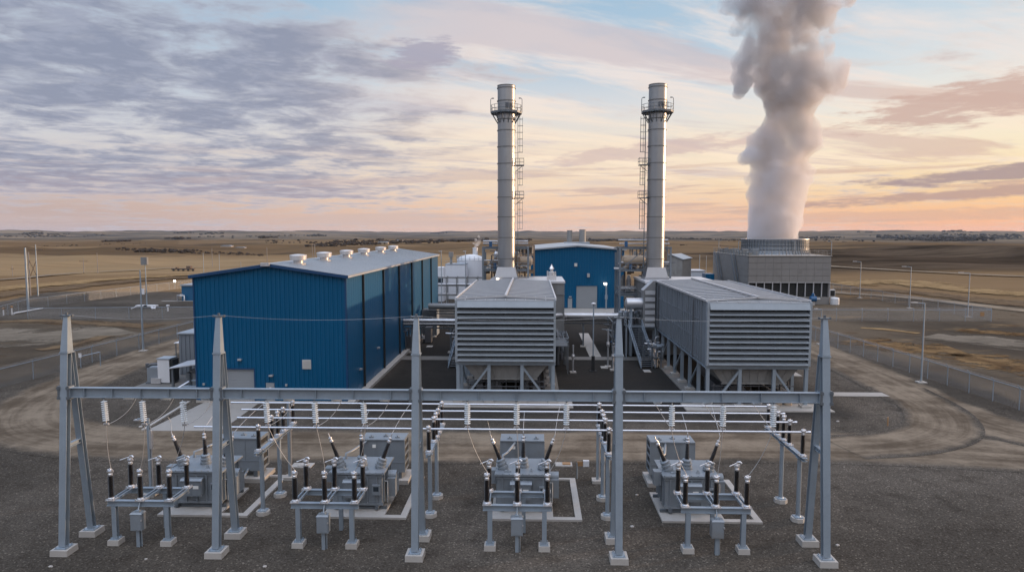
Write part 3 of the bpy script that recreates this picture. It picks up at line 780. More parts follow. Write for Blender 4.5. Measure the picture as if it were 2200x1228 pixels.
for i, row in enumerate(STX):
    for j, px in enumerate(row):
        x = D(px, 865, TYB).x
        r = thing('suspension_insulator', '%s hanging glass insulator string, %s' % (pos3[j], bay[i]), 'insulator', (0, 0, 0), 'hanging insulator strings under the beams')
        for nm, me, z in (('insulator_discs', STR, -.05), ('clamp', CLP, STZ-.05), ('hanger', HNG, -.05)):
            o = bpy.data.objects.new(nm, me); col.objects.link(o); o.parent = r; o.location = (0, 0, z)
        tilt = R(4 if i in (0, 1) else 0); r.rotation_euler = (0, -tilt*.8, 0)
        r.location = (x, TYB, BZ0)
        end = V((x+math.sin(tilt*.8)*1.5, TYB, BZ0+STZ-.26))
        # dropper to the front insulator of the switch below
        tgt = V((SWX[i]+(-1.72, 0, 1.72)[j]+.05, 37.77, 2.27+.325+.19+1.26+.40))
        mid = end.lerp(tgt, .5)+V((-.20 if j == 0 else .24 if j == 2 else .08, .1, -.25))
        pts = []
        for k in range(13):
            t = k/12; pts.append(end*(1-t)**2+mid*2*t*(1-t)+tgt*t*t)
        single('dropper_wire', MB().path(pts, .017, 5), 'conductor', 'slack wire from %s hanging string to its switch, %s' % (pos3[j], bay[i]), 'wire', 'conductors dropping to the switches')
        # tension string leading back from the beam, with its jumper loop
        if i != 2:
            a = V((x+(.55 if i == 3 else .85)*(-1 if i == 3 else 1), TYB+.25, BZ0-.02))
            dv = V((.55, 1.0, -.28)).normalized() if i < 3 else V((-.3, 1, -.35)).normalized()
            mb, zz = string_mesh(5, .118, .165)
            q = dv.to_track_quat('-Z', 'Y').to_matrix().to_4x4()
            r2 = thing('tension_insulator', 'slanting insulator string behind %s hanging string, %s' % (pos3[j], bay[i]), 'insulator', tuple(a), 'slanting insulator strings behind the beams')
            o = part('insulator_discs', mb, 'insulator_glass', None); o.parent = r2; o.matrix_local = q
            tip = a+dv*(-zz+.05)
            o2 = part('clamp', MB().tube((0, 0, zz), (0, 0, zz-.22), .05, 6), 'fitting_bright', None); o2.parent = r2; o2.matrix_local = q
            tip = a+dv*(-zz+.2)
            mid = end.lerp(tip, .5)+V((.25, .15, -.42))
            pts = [end*(1-k/10)**2+mid*2*(k/10)*(1-k/10)+tip*(k/10)**2 for k in range(11)]
            single('jumper_wire', MB().path(pts, .016, 5), 'conductor', 'curved jumper wire by %s hanging string, %s' % (pos3[j], bay[i]), 'wire', 'jumper loops between insulator strings')
        # riser from the transformer bushing to the busbars
        M = Matrix.Translation((TRX[i], TRY, 0)) @ Matrix.Translation(((-1.25, .02, 1.28)[j], (.95, 1.35, .95)[j], 2.58)) @ Matrix.Rotation(R((-22, 0, 20)[j]), 4, 'Y') @ Matrix.Rotation(R((-4, 4, -4)[j]), 4, 'X')
        a = M @ V((0, 0, 2.38)); yb = (43.95, 46.05, 47.95)[j]
        b = V((a.x+(-.25, .05, .5)[j], yb, BUSZ))
        mid = a.lerp(b, .45)+V((0, .3, .25))
        pts = [a*(1-k/10)**2+mid*2*(k/10)*(1-k/10)+b*(k/10)**2 for k in range(11)]
        if j != 0 or i in (0, 2):
            single('riser_wire', MB().path(pts, .017, 5), 'conductor', 'wire rising from %s transformer bushing to busbar, %s' % (pos3[j], bay[i]), 'wire', 'conductors rising from the bushings')

# ------------------------------------------------------------------ small yard items
def yard_pole(label, x, y, h, arm):
    r = thing('floodlight_pole', label, 'light pole', (x, y, 0), 'slim floodlight poles in the switchyard')
    part('pole', MB().bar((x, y, .2), (x, y, h), .16, .16, (0, 1, 0)), 'galvanised', r)
    part('footing', MB().box(x-.38, x+.38, y-.38, y+.38, -.2, .22), 'concrete', r)
    if arm:
        part('arm', MB().bar((x+.08, y, h+.04), (x-.75, y, h+.04), .09, .09), 'galvanised', r)
        part('floodlight', MB().box(x-.95, x-.55, y-.12, y+.12, h-.06, h), 'fitting_bright', r)
    part('conduit', MB().tube((x+.14, y, .2), (x+.14, y, h*.9), .04, 6).box(x+.06, x+.24, y-.1, y+.1, h*.62, h*.86), 'fitting_bright', r)
p = G(325, 1063); yard_pole('slim floodlight pole with a bent arm beside the transformer at the dirt road bend', p.x, p.y, 5.3, True)
p = G(623, 1028); yard_pole('slim floodlight pole behind the busbar trestle by the roller door column', p.x, p.y, 5.9, False)
p = G(1283, 1035); yard_pole('slim floodlight pole behind the column between the louvred units', p.x, p.y, 5.6, False)
p = G(1240, 1027)
r = thing('signpost', 'small white and brown notice board on a post beside the transformer kerb', 'sign', tuple(p))
part('post', MB().tube((p.x, p.y, -.1), (p.x, p.y, 1.2), .05, 8), 'galvanised', r)
part('board', MB().box(p.x-.02, p.x+.42, p.y-.04, p.y+.03, .95, 1.28), 'sign_ochre', r)
part('notice_box', MB().box(p.x+.43, p.x+.86, p.y-.12, p.y+.12, .93, 1.36), 'white_paint', r)
p = G(1214, 999)
r = thing('handhole_box', 'low concrete hand-hole with a brown cover on the gravel behind the transformers', 'utility box', tuple(p))
part('frame', MB().box(p.x-.75, p.x+.55, p.y-.4, p.y+.5, -.1, .09), 'concrete', r)
part('cover', MB().box(p.x-.2, p.x+.42, p.y-.15, p.y+.35, .091, .15), 'sign_ochre', r)
p = G(650, 1000)
single('handhole_box', MB().box(p.x-.8, p.x+.8, p.y-.5, p.y+.5, -.1, .08).box(p.x-.3, p.x+.5, p.y-.3, p.y+.3, .08, .14), 'concrete', 'flat concrete hand-hole on the gravel by the slim pole near the roller door column', 'utility box')
p = G(1907, 914)
single('marker_post', MB().tube((p.x, p.y, -.1), (p.x, p.y, .75), .06, 8).lathe([(.06, .75), (.02, .85)], 8, c=(p.x, p.y, 0)), 'sign_ochre', 'short brown marker post on the gravel by the road junction', 'post')
# stray stones on the gravel
for (px, py, s) in ((1368, 1063, .10), (1358, 1131, .12), (1187, 1065, .07), (1799, 1171, .10), (109, 1217, .10), (569, 1217, .11), (314, 1201, .08), (302, 917, .16), (1800, 905, .12), (1420, 880, .1)):
    p = G(px, py); mb = MB()
    vs = []
    bm = bmesh.new(); bmesh.ops.create_icosphere(bm, subdivisions=1, radius=1)
    for v in bm.verts: vs.append((p.x+v.co.x*s*1.3*random.uniform(.8, 1.2), p.y+v.co.y*s*random.uniform(.8, 1.2), .03+v.co.z*s*.7))
    mb.add(vs, [[v.index for v in f.verts] for f in bm.faces]); bm.free()
    tag(part('stone', mb, 'concrete'), 'pale stone lying loose on the dark yard gravel', 'stone', 'pale stones strewn on the gravel')
# ------------------------------------------------------------------ blue halls
def corrugated(x0, x1, y, topf, z0, pitch=.46, depth=.07, face=-1, holes=()):
    """trapezoid-ribbed wall in the plane y, facing -y; topf(x) gives its top edge; holes=(x0,x1,z1) are door openings from the ground"""
    mb = MB(); xs = []
    x = x0; k = 0
    cuts = sorted({h[0] for h in holes} | {h[1] for h in holes})
    prof = []
    n = int(round((x1-x0)/pitch)); p = (x1-x0)/n
    for i in range(n):
        a = x0+i*p
        prof += [(a, 0), (a+.62*p, 0), (a+.70*p, depth), (a+.92*p, depth)]
    prof.append((x1, 0))
    full = []
    for (a, da), (b, db) in zip(prof, prof[1:]):
        seg = [a]+[c for c in cuts if a+1e-4 < c < b-1e-4]+[b]
        for s, e in zip(seg, seg[1:]):
            f = lambda t: da+(db-da)*(t-a)/(b-a)
            full.append((s, f(s), e, f(e)))
    for s, ds, e, de in full:
        zb = z0
        for h in holes:
            if s >= h[0]-1e-4 and e <= h[1]+1e-4: zb = h[2]
        ya, yb = y+face*ds, y+face*de
        mb.add([(s, ya, zb), (e, yb, zb), (e, yb, topf(e)), (s, ya, topf(s))], [(0, 1, 2, 3)])
    return mb
def wall_lamp(parent, x, y, z, lit=False, side='y'):
    m = MB()
    if side == 'y': m.box(x-.2, x+.2, y-.38, y-.05, z-.05, z+.12); m.box(x-.08, x+.08, y-.09, y+.02, z-.12, z+.05)
    else: m.box(x+.04, x+.34, y-.2, y+.2, z-.05, z+.12); m.box(x-.02, x+.08, y-.08, y+.08, z-.12, z+.05)
    return part('wall_lamp', m, 'fitting_bright', parent)

hx0, hx1, hy0, hy1, ev, rid = -35.75, -19.5, 70.6, 139.5, 13.55, 14.75
hxm = (hx0+hx1)/2
hall = thing('generator_hall', 'long blue corrugated steel hall with a grey ridged roof and six roof ventilators', 'industrial hall', (hxm, hy0, 0))
topf = lambda x: ev+(rid-ev)*(1-abs(x-hxm)/(hx1-hxm))-.08
pd = (-32.6, -29.5, 3.6); dd = (-28.30, -27.35, 2.2)
w = corrugated(hx0, hx1, hy0, topf, .25, .46, .075, -1, (pd, dd))
wall = part('front_wall', w, 'blue_cladding', hall)
b = MB(); b.ext([(hy0+.25, .25), (hy1, .25), (hy1, ev-.05), (hy0+.25, ev-.05)], 'x', hx0, hx0+.2)
b.add([(hx0, hy1, .25), (hx1, hy1, .25), (hx1, hy1, ev), (hxm, hy1, rid-.05), (hx0, hy1, ev)], [(0, 1, 2, 3, 4)])
b.box(hx0+.2, hx1-.3, hy0+.35, hy0+.45, .25, ev-.3)
part('far_walls', b, 'blue_panel', hall)
# flat glossy panels on the long side with dark open joints
seams = [hy0+.12, 77.3, 87.9, 98.3, 108.7, 119.0, 129.4, hy1]
dk = MB(); dk.box(hx1-.22, hx1-.2, hy0+.2, hy1, .3, ev-.05); part('joint_backing', dk, 'void_black', hall)
for a, c in zip(seams, seams[1:]):
    m = MB(); m.box(hx1-.14, hx1, a+.10, c-.10, .34, ev-.06)
    # shallow vertical folds of the sheeting
    nb = int((c-a)/.9)
    for k in range(1, nb):
        yy = a+(c-a)*k/nb; m.box(hx1, hx1+.012, yy-.03, yy+.03, .36, ev-.07)
    part('side_panel', m, 'blue_panel', hall)
for c in seams[1:-1]:
    part('downpipe', MB().box(hx1-.05, hx1+.24, c-.09, c+.09, .36, ev-.06), 'void_black', hall)
part('corner_trim', MB().box(hx1-.16, hx1+.02, hy0-.09, hy0+.20, .3, ev-.05).box(hx0-.02, hx0+.12, hy0-.09, hy0+.26, .3, ev-.05), 'blue_trim', hall)
rf = MB(); ov = .35
for s in (-1, 1):
    xe = hxm+s*((hx1-hxm)+.3); ze = ev-.02
    nx, nz = (rid-ev), (hx1-hxm)
    rf.add([(hxm, hy0-ov, rid+.05), (xe, hy0-ov, ze+.05), (xe, hy1+ov, ze+.05), (hxm, hy1+ov, rid+.05),
            (hxm, hy0-ov, rid-.06), (xe, hy0-ov, ze-.06), (xe, hy1+ov, ze-.06), (hxm, hy1+ov, rid-.06)],
           [(0, 1, 2, 3), (7, 6, 5, 4), (1, 5, 6, 2), (0, 4, 5, 1), (3, 2, 6, 7)])
roof = part('roof', rf, 'roof_metal', hall)
sm = MB()
nseam = 110
for k in range(nseam+1):
    yy = hy0-ov+(hy1-hy0+2*ov)*k/nseam
    for s in (-1, 1):
        sm.bar((hxm+s*.02, yy, rid+.055), (hxm+s*((hx1-hxm)+.29), yy, ev+.035), .05, .035)
part('standing_seam', sm, 'roof_metal', roof)
part('ridge_cap', MB().ext([(hxm-.35, rid+.03), (hxm, rid+.11), (hxm+.35, rid+.03), (hxm, rid+.06)], 'y', hy0-ov, hy1+ov), 'roof_metal', roof)
vm_ = MB(); cx, cz = hxm+1.75, rid-.24
for i, yy in enumerate((74.6, 84.0, 94.2, 104, 115.6, 126)):
    m = MB(); m.box(cx-.62, cx+.62, yy-.62, yy+.62, cz-.1, cz+.16); m.lathe([(.52, .16), (.52, .5)], 18, c=(cx, yy, cz))
    m.lathe([(.55, .46), (.86, .50), (.88, .54), (.93, 1.0), (.90, 1.06), (.45, 1.14), (.05, 1.17)], 20, c=(cx, yy, cz))
    part('roof_ventilator', m, 'vent_metal', roof)
gt = MB(); gt.box(hx1+.05, hx1+.32, hy0-ov, hy1+ov, ev-.22, ev-.07); part('gutter', gt, 'trim_light', roof)
ga = MB()
for s in (-1, 1):
    ga.bar((hxm, hy0-ov-.02, rid-.13), (hxm+s*((hx1-hxm)+.3), hy0-ov-.02, ev-.15), .06, .30, (0, 0, 1))
part('gable_trim', ga, 'blue_trim', roof)
part('gable_floodlight', MB().box(hxm-.6, hxm+.3, hy0-.75, hy0-.42, rid-.2, rid+.16).box(hxm-.5, hxm-.2, hy0-.8, hy0-.75, rid-.1, rid+.1), 'fitting_bright', roof)
dr = MB(); n = 18
for k in range(n):
    z0 = .05+(3.58-.05)*k/n; z1 = .05+(3.58-.05)*(k+1)/n
    dr.box(pd[0]+.02, pd[1]-.02, hy0+.10, hy0+.16, z0+.008, z1-.008)
dr.box(pd[0]+.02, pd[1]-.02, hy0+.17, hy0+.2, .05, 3.6)
part('roller_door', dr, 'door_grey', hall)
fr = MB(); fr.box(pd[0]-.14, pd[0], hy0-.10, hy0+.2, .06, 3.74); fr.box(pd[1], pd[1]+.14, hy0-.10, hy0+.2, .06, 3.74); fr.box(pd[0], pd[1], hy0-.10, hy0+.2, 3.6, 3.74)
part('door_frame', fr, 'blue_trim', hall)
d = part('door', MB().box(dd[0]+.03, dd[1]-.03, hy0-.02, hy0+.05, .05, 2.17), 'door_grey', hall)
part('sign', MB().box(dd[0]+.36, dd[0]+.6, hy0-.035, hy0-.022, 1.5, 1.68).box(dd[0]+.36, dd[0]+.6, hy0-.035, hy0-.022, 1.22, 1.42), 'sign_white', d)
part('handle', MB().box(dd[1]-.16, dd[1]-.08, hy0-.08, hy0-.022, 1.0, 1.12), 'fitting_bright', d)
lv = MB(); c0 = D(651, 773, hy0); c1 = D(668, 791, hy0)
lv.box(c0.x-.05, c1.x+.05, hy0-.12, hy0-.05, c1.z-.05, c0.z+.05)
for k in range(9): z = c1.z+(c0.z-c1.z)*(k+.5)/9; lv.bar((c0.x, hy0-.14, z), (c1.x, hy0-.14, z), .05, .03)
part('wall_louvre', lv, 'louvre_cream', hall)
for px, py in ((517, 772), (584, 806), (439, 824), (616, 826)):
    q = D(px, py, hy0)
    if py < 820: wall_lamp(hall, q.x, hy0, q.z)
    else: part('wall_fitting', MB().box(q.x-.1, q.x+.1, hy0-.2, hy0-.04, q.z-.12, q.z+.12), 'fitting_bright', hall)
for yy, z in ((75.4, 2.7), (84.3, 3.6), (104, 3.0), (122, 3.2)): wall_lamp(hall, hx1, yy, z, side='x')
part('plinth', MB().box(hx0-.05, hx1+.06, hy0-.14, hy0+.3, -.2, .24), 'concrete', hall)

bx0, bx1, by0, by1, bev, brid = -.5, 21.7, 162.8, 214, 14.1, 15.05
bxm = (bx0+bx1)/2
back = thing('turbine_hall', 'blue corrugated hall between the two chimneys with a pale roof and roller door', 'industrial hall', (bxm, by0, 0))
topf2 = lambda x: bev+(brid-bev)*(1-abs(x-bxm)/(bx1-bxm))-.1
pd2 = (D(1238, 640, by0).x, D(1283, 640, by0).x, 5.4)
part('front_wall', corrugated(bx0, bx1, by0, topf2, .1, .6, .09, -1, (pd2,)), 'blue_cladding', back)
b = MB(); b.box(bx0, bx0+.2, by0+.15, by1, .1, bev-.1); b.box(bx1-.2, bx1, by0+.15, by1, .1, bev-.1)
b.add([(bx0, by1, .1), (bx1, by1, .1), (bx1, by1, bev), (bxm, by1, brid-.05), (bx0, by1, bev)], [(0, 1, 2, 3, 4)]); b.box(bx0+.2, bx1-.2, by0+.4, by0+.5, .1, bev-.4)
part('side_wall', b, 'blue_panel', back)
rf = MB()
for s in (-1, 1):
    xe = bxm+s*((bx1-bxm)+.4)
    rf.add([(bxm, by0-.5, brid+.06), (xe, by0-.5, bev+.04), (xe, by1+.4, bev+.04), (bxm, by1+.4, brid+.06), (bxm, by0-.5, brid-.28), (xe, by0-.5, bev-.28), (xe, by1+.4, bev-.28), (bxm, by1+.4, brid-.28)],
           [(0, 1, 2, 3), (7, 6, 5, 4), (1, 5, 6, 2), (0, 4, 5, 1), (3, 2, 6, 7)])
rf2 = part('roof', rf, 'roof_metal', back)
def px_x(px, y): return D(px, 500, y).x
for a, c, z1, lab in ((1218, 1230, 18.75, None), (1244, 1259, 19.0, None)):
    xa, xb = px_x(a, 205), px_x(c, 205); cxx = (xa+xb)/2; r_ = (xb-xa)/2
    m = MB(); m.lathe([(r_*.95, brid-.6), (r_*.95, z1-.15), (r_, z1-.15), (r_, z1), (r_*.85, z1), (r_*.85, z1-.4)], 20, c=(cxx, 205, 0), cap1=False)
    m.lathe([(r_*.84, z1-.4), (.01, z1-.4)], 20, c=(cxx, 205, 0))
    part('exhaust_vent', m, 'hopper_grey', rf2)
part('roof_curb', MB().box(px_x(1212, 205), px_x(1266, 205), 203, 207, brid-.5, brid+.25), 'roof_metal', rf2)
m = MB()
for k in range(22): m.box(pd2[0]+.03, pd2[1]-.03, by0+.1, by0+.16, .08+5.3*k/22+.01, .08+5.3*(k+1)/22-.01)
m.box(pd2[0], pd2[1], by0+.17, by0+.2, .08, 5.4)
part('roller_door', m, 'door_grey', back)
q0, q1 = D(1220, 640, by0), D(1229, 661, by0)
part('door', MB().box(q0.x, q1.x, by0-.18, by0-.08, .1, q0.z), 'door_grey', back)
q0, q1 = D(1234, 565, by0), D(1240, 572, by0)
part('wall_louvre', MB().box(q0.x, q1.x, by0-.25, by0-.08, q1.z, q0.z), 'louvre_cream', back)
q = D(1264, 591, by0); part('wall_lamp', MB().box(q.x-.3, q.x+.3, by0-.5, by0-.08, q.z-.45, q.z+.45), 'fitting_bright', back)
q = D(1225, 637, by0); part('wall_lamp', MB().box(q.x-.3, q.x+.3, by0-.5, by0-.08, q.z-.12, q.z+.12), 'fitting_bright', back)

# small far blue shed behind the hall
p = G(391, 646); 
r = thing('storage_shed', 'small flat blue shed behind the long hall near the far fence', 'shed', tuple(p))
part('wall', MB().box(p.x, p.x+16, p.y, p.y+9, 0, 4.0), 'blue_panel', r)
part('roof', MB().box(p.x-.3, p.x+16.3, p.y-.3, p.y+9.3, 4.0, 4.3), 'roof_metal', r)
struct('foundation', MB().box(p.x-5, p.x+18, p.y-1.2, p.y-.2, -.2, .06), 'concrete_slab')
p = G(394, 646)
r = thing('gas_meter', 'small grey pipe manifold standing at the corner of the far blue shed', 'pipe manifold', tuple(p))
part('manifold', MB().path([(p.x-1, p.y-1, 0), (p.x-1, p.y-1, 1.5), (p.x+.8, p.y-1, 1.5), (p.x+.8, p.y-1, 0)], .22, 8), 'pipe_lagging', r)
part('valve', MB().lathe([(.4, 0), (.4, .5)], 10, c=(p.x, p.y-1, 1.3)), 'white_paint', r)

# ------------------------------------------------------------------ louvred units (air intake houses on legs)
def intake_unit(x0, x1, y0, y1, side, label, rise=.34):
    r = thing('intake_house', label, 'louvred unit', ((x0+x1)/2, y0, 0))
    zl, zh = 4.45, 11.0
    xm = (x0+x1)/2
    body = MB(); body.box(x0+.1, x1-.1, y0+.62, y1, zl, zh)
    bd = part('casing', body, 'casing_side', r)
    ribs = MB(); n = int((y1-y0-3)/1.02)
    for k in range(n+1):
        yy = y0+2.6+k*1.02
        for sx, xx in ((-1, x0+.1), (1, x1-.1)):
            ribs.box(xx-.0*sx, xx+sx*(.16 if k % 3 == 0 else .10), yy-.09, yy+.09, zl+.05, zh-.02)
    for sx, xx in ((-1, x0+.1), (1, x1-.1)):
        for z in (zl+.12, zl+2.2, zl+4.4, zh-.15): ribs.box(xx, xx+sx*.07, y0+2.4, y1-.1, z-.06, z+.06)
    part('rib', ribs, 'casing_side', bd)
    post = MB()
    for yy in (y0+5.8, y1-3.0):
        for sx, xx in ((-1, x0+.1), (1, x1-.1)): post.box(xx, xx+sx*.22, yy-.16, yy+.16, zl-.05, zh-.35)
    part('pilaster', post, 'pipe_dark', bd)
    # roof: two gentle slopes with cross ribs, a ridge batten and edge battens
    ro = MB()
    for s, xe in ((-1, x0), (1, x1)):
        ro.add([(xm, y0+.5, zh+rise), (xe, y0+.5, zh+.02), (xe, y1+.1, zh+.02), (xm, y1+.1, zh+rise), (xm, y0+.5, zh+rise-.1), (xe, y0+.5, zh-.08), (xe, y1+.1, zh-.08), (xm, y1+.1, zh+rise-.1)],
               [(0, 1, 2, 3), (7, 6, 5, 4), (1, 5, 6, 2), (0, 4, 5, 1), (3, 2, 6, 7)])
    rp = part('roof', ro, 'roof_dark', r)
    rb = MB(); n = 15
    for k in range(n+1):
        yy = y0+1.9+(y1-y0-2.0)*k/n
        for s, xe in ((-1, x0+.03), (1, x1-.03)):
            rb.bar((xm, yy, zh+rise+.03), (xe, yy, zh+.05), .26, .06)
    part('roof_rib', rb, 'trim_light', rp)
    rd = MB(); rd.box(xm-.12, xm+.12, y0+.5, y1+.1, zh+rise+.10, zh+rise+.26)
    for xe in (x0, x1): rd.box(xe-.07, xe+.07, y0+.5, y1+.1, zh-.02, zh+.20)
    part('roof_batten', rd, 'trim_light', rp)
    ap = MB()      # ribbed apron between the roof and the visor
    for s, xe in ((-1, x0), (1, x1)):
        ap.bar((xm, y0+.62, zh+rise+.13), (xe, y0+.62, zh+.10), .10, .18)
    for k in range(11):
        x = x0+(x1-x0)*k/10; zt = zh+rise*(1-abs(x-xm)/(x1-xm))
        ap.bar((x, y0+1.9, zt+.09), (x, y0+.1, zh+.0), .06, .08)
    part('apron_rib', ap, 'trim_light', rp)
    ap2 = MB()
    for s, xe in ((-1, x0), (1, x1)):
        ap2.add([(xm, y0+.66, zh+rise-.02), (xe, y0+.66, zh-.02), (xe, y0+.02, zh-.08), (xm, y0+.02, zh-.08)], [(0, 1, 2, 3)])
    part('apron', ap2, 'casing_grey', rp)
    # louvred front
    fr = MB(); fw = .24
    fr.box(x0, x0+fw, y0, y0+.62, zl, zh-.02); fr.box(x1-fw, x1, y0, y0+.62, zl, zh-.02); fr.box(x0+fw, x1-fw, y0+.02, y0+.62, zh-.22, zh-.08)
    fr.box(x0+fw, x1-fw, y0+.02, y0+.62, zl, zl+.14)
    part('front_frame', fr, 'louvre_grey', r)
    part('backing', MB().box(x0+fw, x1-fw, y0+.66, y0+.70, zl+.1, zh-.1), 'void_black', r) if False else None
    vis = MB(); vis.bar((x0+fw, y0-.1, zh-.46), (x1-fw, y0-.1, zh-.46), .05, .66, (0, .34, 1))
    part('visor', vis, 'louvre_grey', r)
    n = 10; zt = zh-.80; zb = zl+.12; pit = (zt-zb)/n
    for k in range(n):
        z = zt-pit*k
        s = MB(); a = V((0, y0+.44, z-.19)); c = V((0, y0-.14, z-pit+.05))
        th = V((0, .028, .022))
        s.add([(x0+fw, a.y, a.z), (x1-fw, a.y, a.z), (x1-fw, c.y, c.z), (x0+fw, c.y, c.z), (x0+fw, a.y+.03, a.z), (x1-fw, a.y+.03, a.z), (x1-fw, c.y+.03, c.z), (x0+fw, c.y+.03, c.z)],
              [(0, 1, 2, 3), (7, 6, 5, 4), (0, 4, 5, 1), (3, 2, 6, 7), (0, 3, 7, 4), (1, 5, 6, 2)])
        s.box(x0+fw, x1-fw, c.y-.03, c.y+.04, c.z-.055, c.z)
        part('louvre_blade', s, 'louvre_grey', r)
    mu = MB()
    for k in range(1, 6):
        x = x0+(x1-x0)*k/6; mu.box(x-.03, x+.03, y0+.30, y0+.48, zl+.14, zh-.8)
    part('mullion', mu, 'roof_dark', r)
    bk = MB(); bk.box(x0+fw, x1-fw, y0+.50, y0+.54, zl+.14, zh-.22); part('shade_backing', bk, 'void_black', r)  # black sheet standing in for the shade between the blades
    # supports
    ys = [y0+.45]+[y0+4.2+k*4.1 for k in range(int((y1-y0-3)/4.1)+1)]
    lx = [x0+.25, x0+(x1-x0)*.335, x0+(x1-x0)*.665, x1-.25]
    for j, yy in enumerate(ys):
        for i, x in enumerate(lx):
            if j and i in (1, 2): continue
            l = part('leg', MB().hbeam((x, yy, .42), (x, yy, zl-.36), .34, .34, .03, (0, 1, 0)), 'galvanised', r)
            part('footing', MB().box(x-.5, x+.5, yy-.5, yy+.5, .1, .36).box(x-.3, x+.3, yy-.3, yy+.3, .36, .42), 'concrete', l)
    fb = MB(); fb.hbeam((x0, y0+.45, zl-.18), (x1, y0+.45, zl-.18), .3, .36, .03)
    for xx in (x0+.25, x1-.25): fb.hbeam((xx, y0+.6, zl-.18), (xx, y1, zl-.18), .3, .36, .03)
    part('floor_beam', fb, 'galvanised', r)
    for (xa, za, xb, zb_) in ((lx[1], zl-.5, lx[0]+.9, .75), (lx[2], zl-.5, lx[3]-.9, .75)):
        part('brace', MB().hbeam((xa, y0+.44, za), (xb, y0+.44, zb_), .2, .2, .02, (0, 1, 0)), 'galvanised', r)
    for xx in (x0+.25, x1-.25):
        for ya, yb in zip(ys[1::2], ys[2::2]): part('side_brace', MB().bar((xx, ya, zl-.5), (xx, yb, .8), .16, .16), 'galvanised', r)
    hp = MB(); ha, hb_ = (x0+.75, x1-.75, y0+1.0, y1-6), (x0+2.0, x1-2.0, y0+1.3, y1-7)
    hp.frustum(hb_, ha, 2.45, zl-.36)
    for k in range(1, 9):
        t = k/9; hp.bar((hb_[0]+(hb_[1]-hb_[0])*t, y0+1.29, 2.45), (ha[0]+(ha[1]-ha[0])*t, y0+.97, zl-.4), .09, .08, (0, 1, 0))
    hp.box(hb_[0]-.1, hb_[1]+.1, y0+1.2, y0+1.36, 2.33, 2.47)
    part('hopper', hp, 'hopper_grey', r)
    # machinery in the shade below
    random.seed(int(abs(x0)*7))
    mc = MB()
    mc.lathe([(.95, 0), (.95, 14)], 18, Matrix.Translation((xm-1.4, y0+2.2, 1.15)) @ Matrix.Rotation(R(-90), 4, 'X'))
    mc.lathe([(.6, 0), (.6, 14)], 14, Matrix.Translation((xm+1.9, y0+2.0, 1.0)) @ Matrix.Rotation(R(-90), 4, 'X'))
    mc.box(xm-3.2, xm-2.5, y0+1.8, y0+9, .12, 1.7); mc.box(xm+2.9, xm+3.7, y0+1.6, y0+7, .12, 1.5)
    for k in range(9):
        x = x0+1.2+k*(x1-x0-2.4)/8; mc.tube((x, y0+1.7+(k % 3)*.5, .1), (x, y0+1.7+(k % 3)*.5, 2.3), .07+.04*(k % 2), 8)
    for z in (.75, 1.5, 2.05): mc.tube((x0+1.0, y0+1.6, z), (x1-1.0, y0+1.6, z), .06, 8)
    part('pipework', mc, 'pipe_dark', r)
    rm = MB()
    for k in range(6): rm.tube((x0+1.5+k*1.5, y0+1.1, 1.05), (x0+2.4+k*1.5, y0+1.1, 1.05), .04, 6)
    lp = MB()
    for xx in (x1-1.6, x1-2.6): lp.lathe([(.42, 0), (.42, .8), (.2, 1.05)], 12, c=(xx, y0+1.5, .12))
    part('filter_pot', lp, 'vessel_tan', r)
    return r
intake_unit(-8.15, 2.42, 70.9, 99.5, -1, 'louvred grey filter house on legs beside the long blue hall', .24)
intake_unit(17.75, 28.25, 69.5, 99.5, 1, 'louvred grey filter house on legs in front of the cooling tower', .30)

# ------------------------------------------------------------------ stairs
def stair(label, p0, p1, width, n, land=None, name='steel_stair'):
    p0 = V(p0); p1 = V(p1); a = V((p1.x-p0.x, p1.y-p0.y, 0)).normalized(); s = V((a.y, -a.x, 0))*(width/2)
    r = thing(name, label, 'stairs', tuple(p0))
    st = MB()
    for k in (-1, 1): st.bar(p0+s*k, p1+s*k, .07, .30)
    part('stringer', st, 'galvanised', r)
    tr = MB()
    for k in range(1, n+1):
        q = p0.lerp(p1, k/n); tr.bar(q-s, q+s, .28, .05, (0, 0, 1))
    part('tread', tr, 'galvanised_dark', r)
    for k in (-1, 1):
        hr = MB()
        for z in (.55, 1.05): hr.tube(p0+s*k+V((0, 0, z)), p1+s*k+V((0, 0, z)), .035, 6)
        m = max(3, int(n/4))
        for j in range(m+1):
            q = p0.lerp(p1, j/m)+s*k; hr.tube(q, q+V((0, 0, 1.05)), .035, 6)
        part('handrail', hr, 'galvanised', r)
    if land:
        l = MB(); l.box(*land, p1.z-.12, p1.z)
        part('landing', l, 'galvanised_dark', r)
        g = MB(); x0, x1, y0, y1 = land
        for z in (.55, 1.05):
            g.path([(x0, y0, p1.z+z), (x0, y1, p1.z+z), (x1, y1, p1.z+z)], .035, 5)
        for x, y in ((x0, y0), (x0, y1), (x1, y1), ((x0+x1)/2, y1), (x0, (y0+y1)/2)): g.tube((x, y, p1.z-.1), (x, y, p1.z+1.05), .035, 6)
        part('guard_rail', g, 'galvanised', r)
        lg = MB()
        for x, y in ((x0, y0), (x1, y0), (x0, y1), (x1, y1)): lg.bar((x, y, .1), (x, y, p1.z-.12), .16, .16, (0, 1, 0))
        part('landing_post', lg, 'galvanised', r)
    return r
stair('steep steel stair up the flank of the louvred unit beside the blue hall', (-10.7, 89.5, .05), (-9.2, 98.8, 7.3), 1.1, 30, (-9.9, -8.0, 98.85, 101.2))
stair('broad steel stair with handrails against the louvred unit before the cooling tower', (15.4, 90.3, .05), (14.6, 97.2, 4.6), 1.9, 22, (13.4, 17.5, 97.3, 101.5))
